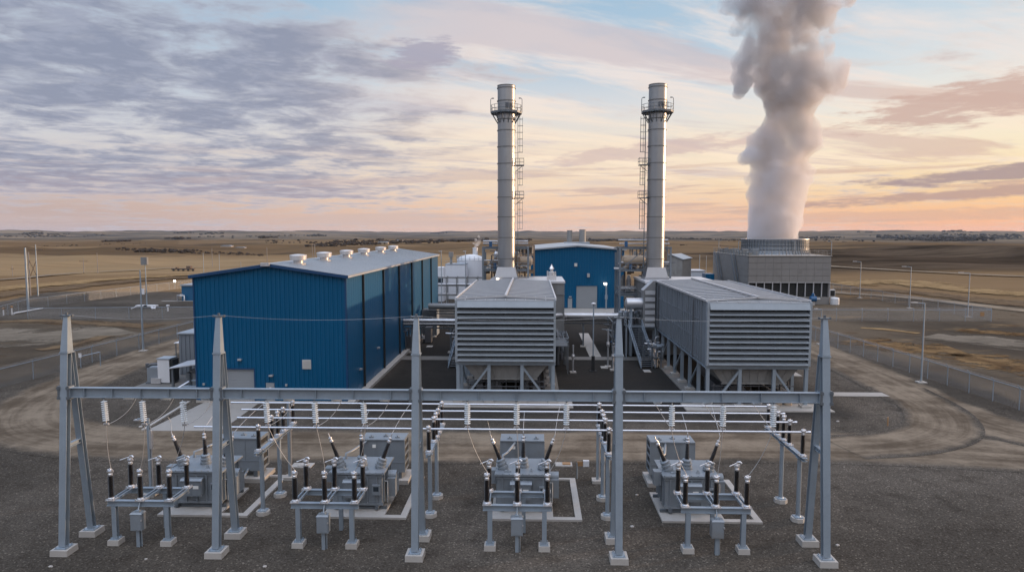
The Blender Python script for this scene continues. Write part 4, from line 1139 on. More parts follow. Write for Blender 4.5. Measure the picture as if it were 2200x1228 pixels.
# ------------------------------------------------------------------ chimneys on their casings
def chimney(cx, cy, side, label, r=1.34):
    """side = +1 ladder on the +x flank, -1 on the -x flank"""
    t = thing('exhaust_stack', label, 'chimney', (cx, cy, 11.0))
    zt = 40.25
    sh = MB(); sh.lathe([(r, 12.6), (r, zt), (r-.1, zt), (r-.1, zt-1.2)], 40, c=(cx, cy, 0), cap0=False, cap1=False); sh.lathe([(r-.1, zt-1.2), (.01, zt-1.2)], 40, c=(cx, cy, 0), cap0=False, cap1=False)
    part('shell', sh, 'stack_steel', t)
    part('base_flare', MB().frustum((cx-1.72, cx+1.72, cy-1.72, cy+1.72), (cx-1.36, cx+1.36, cy-1.36, cy+1.36), 11.25, 12.75).box(cx-1.85, cx+1.85, cy-1.85, cy+1.85, 10.9, 11.25), 'flare_steel', t)
    zs = [14.04, 17.28, 20.44, 23.44, 26.04, 28.56, 31.1, 33.56, 35.2]
    for z in zs+[zt-.35, 37.97]:
        b = MB(); b.lathe([(r, z-.07), (r+.09, z-.07), (r+.09, z+.07), (r, z+.07)], 36, c=(cx, cy, 0), cap0=False, cap1=False)
        part('band', b, 'stack_band', t)
    part('rim', MB().lathe([(r+.05, zt-.05), (r+.05, zt+.06), (r-.12, zt+.06), (r-.12, zt-.05)], 36, c=(cx, cy, 0), cap0=False, cap1=False), 'stack_band', t)
    # platform
    pz, pr = 36.2, 2.42
    pl = MB(); n = 12
    poly = [(pr*math.cos(2*math.pi*(k+.5)/n), pr*math.sin(2*math.pi*(k+.5)/n)) for k in range(n)]
    pl.lathe([(r+.02, pz-.12), (pr, pz-.12), (pr, pz+.16), (pr-.06, pz+.16), (pr-.06, pz), (r+.02, pz)], n, Matrix.Translation((cx, cy, 0)) @ Matrix.Rotation(R(15), 4, 'Z'), cap0=False, cap1=False, smooth=False)
    p = part('platform', pl, 'galvanised_dark', t)
    br = MB()
    for k in range(n):
        a = 2*math.pi*(k+.5)/n; c, s = math.cos(a), math.sin(a)
        br.bar((cx+c*(pr-.2), cy+s*(pr-.2), pz-.15), (cx+c*(r+.02), cy+s*(r+.02), pz-1.55), .08, .12)
    part('bracket', br, 'galvanised_dark', p)
    ra = MB()
    for z in (.55, 1.08): ra.ring((cx, cy, pz+z), pr-.03, .035, 24)
    for k in range(16):
        a = 2*math.pi*k/16; ra.tube((cx+math.cos(a)*(pr-.03), cy+math.sin(a)*(pr-.03), pz), (cx+math.cos(a)*(pr-.03), cy+math.sin(a)*(pr-.03), pz+1.08), .035, 5)
    part('guard_rail', ra, 'galvanised_dark', p)
    for sx in (-1, 1):
        q = MB(); x = cx+sx*(pr-.02)
        q.path([(x, cy, pz+.2), (x, cy, pz+2.0), (x-sx*.08, cy, pz+2.2), (x-sx*.3, cy, pz+2.28)], .045, 6); q.box(x-sx*.5, x-sx*.2, cy-.1, cy+.1, pz+2.18, pz+2.3)
        part('platform_lamp', q, 'galvanised_dark', p)
    sg = MB(); sg.box(cx-.1, cx+.42, cy-r-.35, cy-r-.1, pz+.7, pz+1.35)
    for k in range(5): sg.box(cx+.6+k*.17, cx+.66+k*.17, cy-r*.9-.12, cy-r*.9+.02, pz+.5, pz+1.4)
    part('instrument_box', sg, 'pipe_dark', p)
    # ladder with cage and two rest platforms
    lx = cx+side*(r+.42); la = MB()
    for o in (-.24, .24): la.bar((lx, cy+o, 11.4), (lx, cy+o, pz), .06, .06, (0, 1, 0))
    z = 11.6
    while z < pz: la.tube((lx, cy-.24, z), (lx, cy+.24, z), .025, 4, caps=False); z += .42
    for z in [14.7+i*3.1 for i in range(7)]: la.bar((lx, cy, z), (cx+side*r, cy, z), .05, .05)
    part('ladder', la, 'galvanised_dark', t)
    for z0, z1 in ((18.6, 23.0), (25.3, 28.1), (30.3, 35.6)):
        cg = MB(); z = z0
        while z <= z1+.01:
            cg.path([V((lx+side*(.0+.78*math.sin(math.pi*k/8)), cy-.42*math.cos(math.pi*k/8), z)) for k in range(9)], .028, 4); z += 1.0
        for k in (1, 3, 5, 7):
            a = math.pi*k/8; cg.bar((lx+side*.78*math.sin(a), cy-.42*math.cos(a), z0), (lx+side*.78*math.sin(a), cy-.42*math.cos(a), z1), .04, .03, (0, 1, 0))
        part('ladder_cage', cg, 'galvanised_dark', t)
    for z in (23.35, 28.35):
        rp = MB(); xa, xb = cx+side*(r+.05), cx+side*(r+1.35)
        rp.box(xa, xb, cy-.7, cy+.7, z-.1, z)
        rp.bar((xb-side*.2, cy, z-.1), (xa, cy, z-1.0), .08, .08)
        for zz in (.5, 1.0):
            rp.path([(xa, cy-.7, z+zz), (xb, cy-.7, z+zz), (xb, cy+.7, z+zz), (xa, cy+.7, z+zz)], .03, 5)
        for x in (xa, (xa+xb)/2, xb):
            for y in (cy-.7, cy+.7): rp.tube((x, y, z), (x, y, z+1.0), .03, 5)
        part('rest_platform', rp, 'galvanised_dark', t)
    return t
SX1, SX2, SY = -4.1, 18.85, 106.0
chimney(SX1, SY, 1, 'tall steel chimney with ringed platform, ladder on its right flank, beside the long blue hall')
chimney(SX2, SY, -1, 'tall steel chimney with ringed platform, ladder on its left flank, nearer the cooling tower')

# heat-recovery casings under the chimneys
def casing(x0, x1, y0, y1, h, label):
    r = thing('boiler_casing', label, 'boiler casing', ((x0+x1)/2, y0, 0))
    part('wall', MB().box(x0, x1, y0, y1, .1, h), 'casing_grey', r)
    rb = MB(); n = int((x1-x0)/1.1)
    for k in range(n+1):
        x = x0+(x1-x0)*k/n; rb.box(x-.05, x+.05, y0-.10, y0, .2, h-.1)
    m = int((y1-y0)/1.2)
    for k in range(m+1):
        y = y0+(y1-y0)*k/m
        for s, x in ((-1, x0), (1, x1)): rb.box(x, x+s*.1, y-.05, y+.05, .2, h-.1)
    for z in (3, 6, 9): rb.box(x0-.12, x1+.12, y0-.12, y1+.12, z-.08, z+.08)
    part('rib', rb, 'casing_grey', r)
    part('roof', MB().box(x0-.2, x1+.2, y0-.2, y1+.2, h, h+.3), 'trim_light', r)
    return r
c1 = casing(-6.3, 4.55, 100.2, 111.5, 10.6, 'grey ribbed boiler casing behind the louvred unit beside the blue hall')
c2 = casing(16.6, 27.0, 100.2, 111.5, 10.6, 'grey ribbed boiler casing behind the louvred unit before the cooling tower')
# relief valve on the first casing and the ribbed duct tower by the second
q = D(1185, 597, 103)
single('relief_valve', MB().box(q.x-.7, q.x+.7, 102.4, 103.8, 10.9, 11.6).lathe([(.5, 0), (.5, .5), (.25, .6), (.25, .9), (.4, 1.0), (.1, 1.5), (.05, 1.7)], 12, c=(q.x, 103.1, 11.6)).tube((q.x-.6, 103, 11.6), (q.x-.6, 103, 12.3), .12).tube((q.x+.55, 103, 11.6), (q.x+.55, 103, 12.2), .12),
       'fitting_bright', 'stubby relief valve on the boiler casing roof in front of the middle blue hall', 'valve')
dt = thing('duct_tower', 'ribbed grey duct tower with a sloped top at the flank of the louvred unit', 'duct', (16.4, 98, 0))
part('wall', MB().ext([(15.9, 4.0), (17.6, 4.0), (17.6, 11.1), (17.3, 11.1), (15.9, 9.7)], 'y', 98.2, 100.1), 'casing_grey', dt)
m = MB()
for k in range(6): m.box(16.15, 17.55, 98.05, 98.2, 4.4+k*.95, 4.95+k*.95)
part('panel', m, 'trim_light', dt)
part('sloped_cap', MB().bar((15.85, 99.15, 9.74), (17.35, 99.15, 11.2), 2.0, .08), 'trim_light', dt)
part('support_leg', MB().bar((16.1, 98.4, .1), (16.1, 98.4, 4), .25, .25, (0, 1, 0)).bar((17.4, 98.4, .1), (17.4, 98.4, 4), .25, .25, (0, 1, 0)), 'galvanised', dt)
p = D(1370, 651, 100)
r = thing('silencer_drum', 'horizontal pale steel drum beside the duct tower above the broad stair', 'drum', tuple(p))
part('shell', MB().lathe([(.4, -1.9), (.85, -1.7), (.85, 1.5), (.4, 1.7)], 20, Matrix.Translation((p.x, 99.5, p.z)) @ Matrix.Rotation(R(90), 4, 'Y')), 'pipe_lagging', r)
part('saddle', MB().box(p.x-1.2, p.x-.9, 99, 100, .1, p.z-.6).box(p.x+.7, p.x+1.0, 99, 100, .1, p.z-.6), 'galvanised', r)
r = thing('pump_skid', 'cluster of grey pumps and pipe loops on the platform by the broad stair', 'pump skid', (13.5, 98, 0))
m = MB(); random.seed(3)
m.box(13.3, 15.6, 101.6, 104, .1, 5.6)
for k in range(9):
    x = 12.6+k*.36; m.path([(x, 100.2+.1*(k % 3), .1), (x, 100.2+.1*(k % 3), 4.6+.35*(k % 4)), (x+.2, 100.4, 5.2+.3*(k % 3)), (x+.9, 101.4, 5.4+.3*(k % 3))], .10+.03*(k % 2), 8)
part('pipework', m, 'pipe_dark', r)
m = MB()
for k in range(4): m.lathe([(.32, 0), (.36, .1), (.36, .7), (.2, .85)], 12, c=(13.0+k*.8, 100.5, 5.7))
m.box(13.2, 16.0, 100.2, 101.4, 5.5, 5.68)
part('pump', m, 'equipment_grey', r)

# ------------------------------------------------------------------ pipe-and-platform steel frames at the chimneys
def scaffold_structure(label, x0, x1, y0, y1, zt, levels, seed):
    random.seed(seed)
    r = thing('platform_structure', label, 'steel framework', ((x0+x1)/2, y0, 0), 'platform frameworks round the chimneys')
    xs = (x0, x1); ysv = (y0, (y0+y1)/2, y1)
    for x in xs:
        for y in ysv: part('column', MB().hbeam((x, y, .05), (x, y, zt if y != y1 else zt-1), .28, .28, .03, (0, 1, 0)), 'galvanised_mid', r)
    for z in levels:
        b = MB()
        for y in ysv: b.hbeam((x0, y, z), (x1, y, z), .2, .3, .025)
        for x in xs: b.hbeam((x, y0, z), (x, y1, z), .2, .3, .025)
        part('beam', b, 'galvanised_mid', r)
        if z < zt-.6:
            d = MB(); d.box(x0, x1, y0, y0+1.3, z+.15, z+.2); d.box(x0, x0+1.1, y0+1.3, y1, z+.15, z+.2)
            part('deck', d, 'galvanised_dark', r)
            g = MB()
            for zz in (.6, 1.15): g.path([(x0, y1, z+zz), (x0, y0, z+zz), (x1, y0, z+zz), (x1, y1, z+zz)], .04, 5)
            k = x0
            while k <= x1: g.tube((k, y0, z+.15), (k, y0, z+1.15), .035, 5); k += .9
            part('guard_rail', g, 'galvanised_mid', r)
    br = MB()
    for a, c in zip([.2]+levels, levels):
        br.bar((x0, y0, a), ((x0+x1)/2, y0, c), .12, .12, (0, 1, 0)) if (int(c) % 2) else br.bar((x1, y0, a), ((x0+x1)/2, y0, c), .12, .12, (0, 1, 0))
    part('brace', br, 'galvanised_mid', r)
    pm = MB()
    for k in range(34):
        x = x0+.4+(x1-x0-.8)*random.random(); y = y0+.9+(y1-y0-1.4)*random.random(); za = random.choice([.1]+levels); zb = min(zt-.3, za+3+4*random.random())
        pm.tube((x, y, za), (x, y, zb), .07+.09*random.random(), 7)
        pm.tube((x, y, zb), (x+random.uniform(-2, 2), y, zb), .07, 7)
    part('pipework', pm, 'pipe_dark', r)
    pm = MB()
    for k in range(20):
        x = x0+.4+(x1-x0-.8)*random.random(); y = y0+.7+(y1-y0-1.4)*random.random(); za = levels[-2]+random.uniform(-1, 2)
        part('valve_box', MB().box(x-.25-.2*random.random(), x+.25, y-.3, y+.3, za, za+.5+random.random()), 'copper_brown', r)
    pm = MB()
    for k in range(7):
        x = x0+.6+(x1-x0-1.2)*(k+.5)/7; za = random.choice([levels[1], levels[2], levels[0]])+.2; y = y1-.8-.6*random.random()
        part('separator', MB().lathe([(.28, 0), (.42, .12), (.42, 1.6+random.random()), (.2, 2.7)], 12, c=(x, y, za)), random.choice(['pipe_lagging', 'hopper_grey']), r)
    pm = MB()
    for k in range(9):
        za = levels[k % len(levels)]+.6+.9*random.random(); y = y0+.4+random.random()*2
        part('header_pipe', MB().tube((x0, y, za), (x1, y, za), .07+.07*random.random(), 8), 'pipe_lagging', r)
    pm = MB()
    for k in range(6):
        x = x0+.8+(x1-x0-1.4)*random.random(); za = levels[k % 4]+.2; part('junction_box', MB().box(x-.2, x+.25, y0+.1, y0+.5, za, za+.7+.4*random.random()), 'drum_blue', r)
    return r
scaffold_structure('platform framework wrapped round the chimney beside the long blue hall', -7.9, -.75, 107.9, 113.5, 15.8, [4.0, 8.2, 12.1, 15.6], 5)
scaffold_structure('platform framework wrapped round the chimney nearer the cooling tower', 13.7, 21.6, 107.9, 113.5, 15.8, [4.0, 8.2, 12.1, 15.6], 8)
def vessel(label, x, y, z, L, rr, m, name='steam_drum', g='steam drums in the frameworks'):
    r = thing(name, label, 'drum', (x, y, z), g)
    part('shell', MB().lathe([(.02, -L/2-.35), (rr*.6, -L/2-.25), (rr, -L/2), (rr, L/2), (rr*.6, L/2+.25), (.02, L/2+.35)], 20, Matrix.Translation((x, y, z)) @ Matrix.Rotation(R(90), 4, 'Y')), m, r)
    part('nozzle', MB().tube((x-.5, y, z+rr), (x-.5, y, z+rr+.5), .15).tube((x+.6, y, z+rr), (x+.6, y, z+rr+.4), .2), m, r)
vessel('tan lagged drum high in the framework nearer the cooling tower', 16.1, 109.6, 13.6, 3.2, .85, 'vessel_tan')
vessel('tan lagged drum high in the framework beside the long blue hall', -1.5, 109.6, 13.5, 2.4, .8, 'vessel_tan')
r = thing('lattice_platform', 'brown lattice platform block behind the chimney beside the long blue hall', 'steel framework', (-1.6, 114, 0), 'brown lattice blocks behind the chimneys')
def lattice(root, x0, x1, y0, y1, z1):
    m = MB()
    for x in (x0, (x0+x1)/2, x1):
        for y in (y0, y1): m.bar((x, y, 0), (x, y, z1), .25, .25, (0, 1, 0))
    for k in range(1, 12):
        z = z1*k/11.0; m.box(x0, x1, y0-.1, y0+.1, z-.1, z+.1); m.box(x0, x1, y1-.1, y1+.1, z-.1, z+.1)
        m.box(x0, x1, y0+.3, y1-.3, z-.35, z-.25)
    part('lattice', m, 'copper_brown', root)
    m = MB()
    for k in range(5): m.lathe([(.35, 0), (.35, 1.3)], 10, c=(x0+.5+k*(x1-x0-1)/4, (y0+y1)/2, z1-1.4))
    part('pipe_riser', m, 'hopper_grey', root)
lattice(r, -2.9, .2, 114, 118, 15.9)
r = thing('lattice_platform', 'brown lattice platform block behind the chimney nearer the cooling tower', 'steel framework', (19.6, 114, 0), 'brown lattice blocks behind the chimneys')
lattice(r, 20.6, 22.2, 114, 118, 17.0)

# ------------------------------------------------------------------ pipe bridges
def pipe_bridge(label, x0, x1, y, z, pipes, posts):
    r = thing('pipe_bridge', label, 'pipe bridge', ((x0+x1)/2, y, 0), 'pipe bridges between the buildings')
    for (dy, dz, rr, m) in pipes:
        mb = MB(); mb.tube((x0, y+dy, z+dz), (x1, y+dy, z+dz), rr, 14)
        k = x0+.8
        while k < x1: mb.lathe([(rr+.03, -.04), (rr+.03, .04)], 14, Matrix.Translation((k, y+dy, z+dz)) @ Matrix.Rotation(R(90), 4, 'Y')); k += 1.9
        part('pipe', mb, m, r)
    tr = MB()
    for dz in (-.55, -1.0): tr.hbeam((x0, y, z+dz), (x1, y, z+dz), .2, .18, .02)
    k = x0
    while k < x1-.5: tr.bar((k, y, z-1.0), (k, y, z-.55), .08, .08, (0, 1, 0)); k += 1.5
    part('truss', tr, 'galvanised_dark', r)
    for x in posts:
        p = part('post', MB().hbeam((x, y, .2), (x, y, z-1.1), .26, .26, .03, (0, 1, 0)), 'galvanised_dark', r)
        part('footing', MB().box(x-.45, x+.45, y-.45, y+.45, -.1, .2), 'concrete', p)
    return r
pipe_bridge('pipe bridge with two lagged pipes, lower and nearer one from the long blue hall', -19.4, -9.3, 101.5, 4.75, [(-.3, .15, .28, 'pipe_lagging'), (.4, -.1, .18, 'pipe_dark'), (-.3, -.33, .14, 'pipe_lagging')], (-18.2, -12.3))
pipe_bridge('pipe bridge with one thick grey pipe, farther one from the long blue hall', -18.0, -8.0, 117, 5.1, [(0, .25, .55, 'casing_grey')], (-17.2, -12))
pipe_bridge('pipe bridge with a thick silver pipe between the two louvred units', 4.9, 15.8, 107.5, 4.75, [(-.4, .25, .48, 'pipe_lagging'), (.5, .1, .25, 'pipe_lagging')], (8.0, 13.2))
def riser_cluster(label, x0, x1, y0, y1, h, n, seed):
    random.seed(seed)
    r = thing('pipe_cluster', label, 'pipe cluster', ((x0+x1)/2, y0, 0), 'clusters of small pipes between the units')
    for k in range(n):
        x = x0+(x1-x0)*random.random(); y = y0+(y1-y0)*(k+.5)/n; z = h*random.uniform(.45, 1); rr = random.uniform(.06, .16)
        part('pipe', MB().path([(x, y, .1), (x, y, z-.3), (x+.1, y, z), (x+random.choice([-1, 1])*random.uniform(.5, 1.6), y+.3, z+.05)], rr, 8), random.choice(['pipe_dark', 'pipe_lagging', 'galvanised_mid']), r)
        if k % 2 == 0: part('valve', MB().lathe([(rr+.04, z*.4), (rr+.16, z*.43), (rr+.16, z*.47), (rr+.04, z*.5)], 10, c=(x, y, 0)), random.choice(['fitting_bright', 'drum_blue', 'copper_brown']), r)
    fr = MB()
    for x in (x0-.1, x1+.1):
        for y in (y0, y1): fr.bar((x, y, .05), (x, y, h*.8), .16, .16, (0, 1, 0))
    for z in (h*.4, h*.78):
        for y in (y0, y1): fr.box(x0-.1, x1+.1, y-.08, y+.08, z-.1, z+.1)
        for x in (x0-.1, x1+.1): fr.box(x-.08, x+.08, y0, y1, z-.1, z+.1)
    part('support_frame', fr, 'galvanised_dark', r)
    return r
riser_cluster('small pipes and valves on the louvred unit flank facing the slender lamp post', 3.0, 4.2, 92.5, 99.5, 4.4, 9, 31)
riser_cluster('tangle of small pipes and valves behind the broad stair below the silver drum', 11.9, 13.1, 100.5, 106.5, 6.2, 10, 32)
riser_cluster('small pipes along the legs of the louvred unit before the cooling tower', 16.0, 17.0, 90.5, 97.0, 3.6, 9, 33)
riser_cluster('tangle of small pipes beside the steep stair of the louvred unit', -11.9, -11.0, 99.5, 106, 4.0, 8, 34)
pb = thing('pipe_bend', 'silver pipe bending down beside the boiler casing and louvred unit', 'pipe', (4.9, 103, 0))
part('pipe', MB().path([(3.0, 99.8, 5.9), (4.2, 100.3, 5.9), (4.75, 101, 5.6), (4.8, 104, 5.0), (4.85, 107, 5.0)], .36, 12), 'pipe_lagging', pb)
part('riser', MB().path([(3.4, 92, .1), (3.4, 92, 4.0), (3.3, 93.2, 4.6), (2.5, 94, 4.6)], .25, 10).path([(4.1, 96, .1), (4.1, 96, 3.2), (3.6, 96.8, 3.8), (2.4, 97, 3.8)], .2, 10).path([(4.9, 99, .1), (4.9, 99, 2.6), (3.4, 99, 2.8)], .12, 8), 'pipe_dark', pb)
r = thing('access_platform', 'small railed steel platform on the side of the louvred unit facing the silver pipe', 'platform', (3.3, 90, 0))
m = MB(); m.box(2.35, 4.6, 86, 92, 3.6, 3.7)
for x, y in ((4.5, 86.1), (4.5, 91.9), (4.5, 89)): m.bar((x, y, .1), (x, y, 4.75), .12, .12, (0, 1, 0))
part('deck', m, 'galvanised_dark', r)
m = MB()
for z in (4.2, 4.7): m.path([(2.5, 86, z), (4.55, 86, z), (4.55, 92, z), (2.5, 92, z)], .035, 5)
part('guard_rail', m, 'galvanised', r)
r = thing('pipe_cluster', 'dark valves and pipes hugging the long blue hall under the pipe bridges', 'pipe cluster', (-18, 106, 0))
m = MB(); random.seed(11)
for k in range(10):
    x = -19.2+.22*k; y = 101.9+1.5*k; h = 2.4+1.6*random.random()
    m.tube((x, y, .1), (x, y, h), .12, 8); m.tube((x, y, h), (x-.3, y, h), .12, 8)
m.box(-19.3, -18.4, 103, 105, .1, 2.2); m.box(-17.6, -16.6, 110, 112, .1, 2.6)
part('pipework', m, 'pipe_dark', r)
part('valve', MB().lathe([(.3, 0), (.3, .5)], 10, c=(-17.9, 103.4, 1.7)).lathe([(.25, 0), (.25, .45)], 10, c=(-17.2, 106, 1.4)), 'fitting_bright', r)
r = thing('duct_box', 'grey duct box leaning out of the long blue hall at its far pipe bridge', 'duct', (-17.5, 118, 0))
part('wall', MB().box(-19.4, -16.9, 118.2, 121, .1, 4.6), 'galvanised_dark', r)
part('flange', MB().box(-16.9, -16.75, 118.1, 121.1, .1, 4.7), 'louvre_grey', r)

# ------------------------------------------------------------------ white tanks and process yard behind
x0, x1 = px_x(956, 185), px_x(999, 185)
r = thing('process_tank', 'white box-shaped tank building behind the long blue hall', 'tank', ((x0+x1)/2, 185, 0))
part('wall', MB().box(x0, x1, 185, 192, 0, 9.4), 'white_tank', r)
part('roof_rail', MB().path([(x0, 185, 10.3), (x1, 185, 10.3), (x1, 192, 10.3)], .05, 5).box(x0-.1, x1+.1, 184.9, 192.1, 9.4, 9.55), 'galvanised', r)
part('roof_unit', MB().tube((x0+1.5, 186, 9.5), (x0+1.5, 186, 12.0), .35).box(x0+.9, x0+2.1, 185.6, 186.4, 11.4, 12.8), 'hopper_grey', r)
cx_ = px_x(1012, 197)
r = thing('storage_tank', 'round white tank with a domed roof left of the first chimney', 'tank', (cx_, 197, 0))
part('shell', MB().lathe([(4.1, 0), (4.1, 10.2)], 36, c=(cx_, 197, 0)), 'white_tank', r)
part('dome', MB().lathe([(4.15, 10.2), (3.7, 10.8), (2.8, 11.3), (1.6, 11.65), (.6, 11.8), (.05, 11.82)], 36, c=(cx_, 197, 0)), 'white_paint', r)
m = MB()
for z in (10.8, 11.3): m.ring((cx_, 197, z), 4.2, .05, 28)
for k in range(20): a = 2*math.pi*k/20; m.tube((cx_+4.2*math.cos(a), 197+4.2*math.sin(a), 10.2), (cx_+4.2*math.cos(a), 197+4.2*math.sin(a), 11.3), .05, 5)
part('guard_rail', m, 'galvanised', r)
vx = px_x(1020.5, 202)
single('vent_pipe', MB().lathe([(.75, 0), (.75, 13.3), (.82, 13.3), (.82, 13.6), (.6, 13.6)], 18, c=(vx, 202.5, 0)), 'white_paint', 'stubby white vent pipe steaming behind the domed white tank', 'vent pipe')
r = thing('pipe_rack', 'grey low pipe rack with white cabins in front of the white tanks', 'pipe rack', (px_x(960, 172), 172, 0))
xa, xb = px_x(936, 172), px_x(1036, 172)
m = MB()
for z in (2.2, 4.6, 6.6): m.box(xa, xb, 171.8, 172.1, z-.12, z+.12); m.box(xa, xb, 174.8, 175.1, z-.12, z+.12)
k = xa
while k < xb: m.box(k-.12, k+.12, 171.8, 172.1, 0, 6.9); m.box(k-.12, k+.12, 174.8, 175.1, 0, 6.9); k += 2.6
part('rack_frame', m, 'casing_grey', r)
m = MB()
for k in range(5): m.tube((xa, 172.6+.45*k, 4.95), (xb, 172.6+.45*k, 4.95), .16, 8); m.tube((xa, 172.6+.45*k, 2.5), (xb, 172.6+.45*k, 2.5), .13, 8)
part('pipe', m, 'pipe_lagging', r)
for a, c, z0, z1, mm in ((938, 952, 0.0, 9.0, 'white_tank'), (1000, 1012, .0, 3.6, 'glass_dark')):
    part('cabin', MB().box(px_x(a, 178), px_x(c, 178), 178, 182, z0, z1), mm, r)
part('cabin_window', MB().box(px_x(938.5, 177.9), px_x(951, 177.9), 177.9, 177.98, 5.0, 6.4), 'glass_dark', r)
for px, lit in ((947.5, False), (999.5, False)):
    x = px_x(px, 168)
    r = thing('lamp_post', 'thin lamp post at the pipe rack, %s' % ('next to the hall corner' if px < 960 else 'next to the white box tank'), 'lamp post', (x, 168, 0), 'lamp posts about the plant')
    part('pole', MB().tube((x, 168, 0), (x, 168, 13.5), .09, 8), 'galvanised', r)
    part('lamp_head', MB().box(x-.55, x+.2, 167.9, 168.1, 13.4, 13.6), 'fitting_bright', r)

# grey gabled building behind the second chimney, white wall and blue box
c = G(1452, 615); bx, byy = D(1452, 560, 188).x, 188
r = thing('gabled_shed', 'grey gabled shed with a pale roof right of the second chimney', 'shed', (bx, byy, 0), rz=0)
M = Matrix.Rotation(R(-24), 4, 'Z')
def rot_mb(mb, M, c): mb.v = [tuple(M @ V(v)+V(c)) for v in mb.v]; return mb
w = MB(); w.ext([(-4, 0), (1.8, 0), (1.8, 10.7), (-1.2, 11.9), (-4, 11.6)], 'y', 0, 12)
part('wall', rot_mb(w, M, (bx, byy, 0)), 'hopper_grey', r)
w = MB(); w.bar((-4.1, 6, 11.75), (-1.2, 6, 12.02), 12.6, .16, (0, 0, 1)); w.bar((-1.2, 6, 12.02), (2.1, 6, 10.75), 12.6, .16, (0, 0, 1))
part('roof', rot_mb(w, M, (bx, byy, 0)), 'roof_metal', r)
x0, x1 = px_x(1474, 205), px_x(1516, 205)
r = thing('flat_shed', 'long low white shed between the grey gabled shed and the blue container', 'shed', ((x0+x1)/2, 205, 0))
part('wall', MB().box(x0, x1, 205, 212, 0, 6.6), 'white_tank', r)
part('roof', MB().box(x0-.2, x1+.2, 204.8, 212.2, 6.6, 6.85), 'white_paint', r)
part('door', MB().box(x1-6.5, x1-3.5, 204.9, 204.98, 0, 3.2), 'louvre_cream', r)
x0, x1 = px_x(1518, 195), px_x(1537, 195)
r = thing('shipping_container', 'dark blue container against the flank of the cooling tower', 'container', ((x0+x1)/2, 195, 0))
part('body', MB().box(x0, x1, 195, 199, 0, 6.4), 'blue_panel', r)
part('door', MB().box(x0+.1, (x0+x1)/2-.05, 194.9, 194.98, .2, 6.2).box((x0+x1)/2+.05, x1-.1, 194.9, 194.98, .2, 6.2), 'blue_cladding', r)
# ------------------------------------------------------------------ cooling tower
cx0, cx1, cy0, cy1, ch = 54.5, 75.0, 174.0, 208.0, 12.1
ct = thing('cooling_tower', 'concrete cooling tower with a round slatted fan stack and black air inlets', 'cooling tower', ((cx0+cx1)/2, cy0, 0))
w = MB(); w.box(cx0, cx1, cy0+.4, cy1, 5.5, ch); w.box(cx0, cx0+.4, cy0+.4, cy1, 0, 5.5); w.box(cx0, cx1, cy1-.4, cy1, 0, 5.5); w.box(cx1-.4, cx1, cy0+.4, cy1, 0, 5.5); w.box(cx0+.01, cx1-.01, cy0+.2, cy0+.9, 0, 1.85)
part('wall', w, 'tower_concrete', ct)
pn = MB(); nx, nz = 10, 4
for i in range(nx):
    for j in range(nz):
        xa = cx0+(cx1-cx0)*i/nx+.016; xb = cx0+(cx1-cx0)*(i+1)/nx-.016; za = 5.6+(ch-5.65)*j/nz+.03; zb = 5.6+(ch-5.65)*(j+1)/nz-.03
        pn.box(xa, xb, cy0+.02, cy0+.4, za, zb)
ny = 14
for i in range(ny):
    for j in range(7):
        ya = cy0+.4+(cy1-cy0-.4)*i/ny+.03; yb = cy0+.4+(cy1-cy0-.4)*(i+1)/ny-.03; za = .1+(ch-.15)*j/7+.03; zb = .1+(ch-.15)*(j+1)/7-.03
        pn.box(cx0-.08, cx0, ya, yb, za, zb)
part('wall_panel', pn, 'tower_concrete', ct)
for i in range(nx):
    xa = cx0+(cx1-cx0)*i/nx+.09; xb = cx0+(cx1-cx0)*(i+1)/nx-.09
    part('air_inlet', MB().box(xa, xb, cy0+.6, cy0+.7, 1.86, 5.5), 'void_black', ct)
po = MB()
for i in range(nx+1):
    x = cx0+(cx1-cx0)*i/nx; po.box(max(cx0, x-.08), min(cx1, x+.08), cy0+.15, cy0+.75, 1.85, 5.5)
po.box(cx0, cx1, cy0+.0, cy0+.5, 5.42, 5.58)
part('inlet_post', po, 'trim_light', ct)
part('roof', MB().box(cx0-.15, cx1+.15, cy0-.15, cy1+.15, ch, ch+.18), 'concrete_slab', ct)
# fan stack
fx, fy = 66.7, 191.0
f = MB(); f.lathe([(9.2, ch+.18), (8.95, ch+.5), (8.72, ch+1.2), (8.6, ch+2.0), (8.55, ch+3.0), (8.55, 16.25), (8.4, 16.25), (8.4, ch+.3)], 72, c=(fx, fy, 0), cap0=False, cap1=False)
fs = part('fan_stack', f, 'casing_side', ct)
rb = MB(); n = 64
for k in range(n):
    a = 2*math.pi*k/n; c, s = math.cos(a), math.sin(a)
    pr = [(9.32, ch+.2), (9.02, ch+.55), (8.80, ch+1.2), (8.68, ch+2.0), (8.64, 16.2)]
    for (r0, z0), (r1, z1) in zip(pr, pr[1:]): rb.bar((fx+c*r0, fy+s*r0, z0), (fx+c*r1, fy+s*r1, z1), .20, .26, (c, s, 0))
part('stave', rb, 'casing_grey', fs)
hp = MB()
for z in (ch+1.5, ch+2.6, 15.6): hp.ring((fx, fy, z), 8.8, .09, 60)
part('hoop', hp, 'galvanised_dark', fs)
part('rim', MB().lathe([(8.3, 16.2), (8.85, 16.2), (8.85, 16.4), (8.3, 16.4), (8.3, 16.2)], 60, c=(fx, fy, 0), cap0=False, cap1=False), 'trim_light', fs)
g = MB()
for z in (.6, 1.2): g.path([(cx0, cy0, ch+.18+z), (cx1, cy0, ch+.18+z), (cx1, cy1, ch+.18+z)], .05, 5); g.path([(cx0, cy0, ch+.18+z), (cx0, cy1, ch+.18+z)], .05, 5)
for k in range(12): x = cx0+(cx1-cx0)*k/11; g.tube((x, cy0, ch+.15), (x, cy0, ch+1.4), .05, 5)
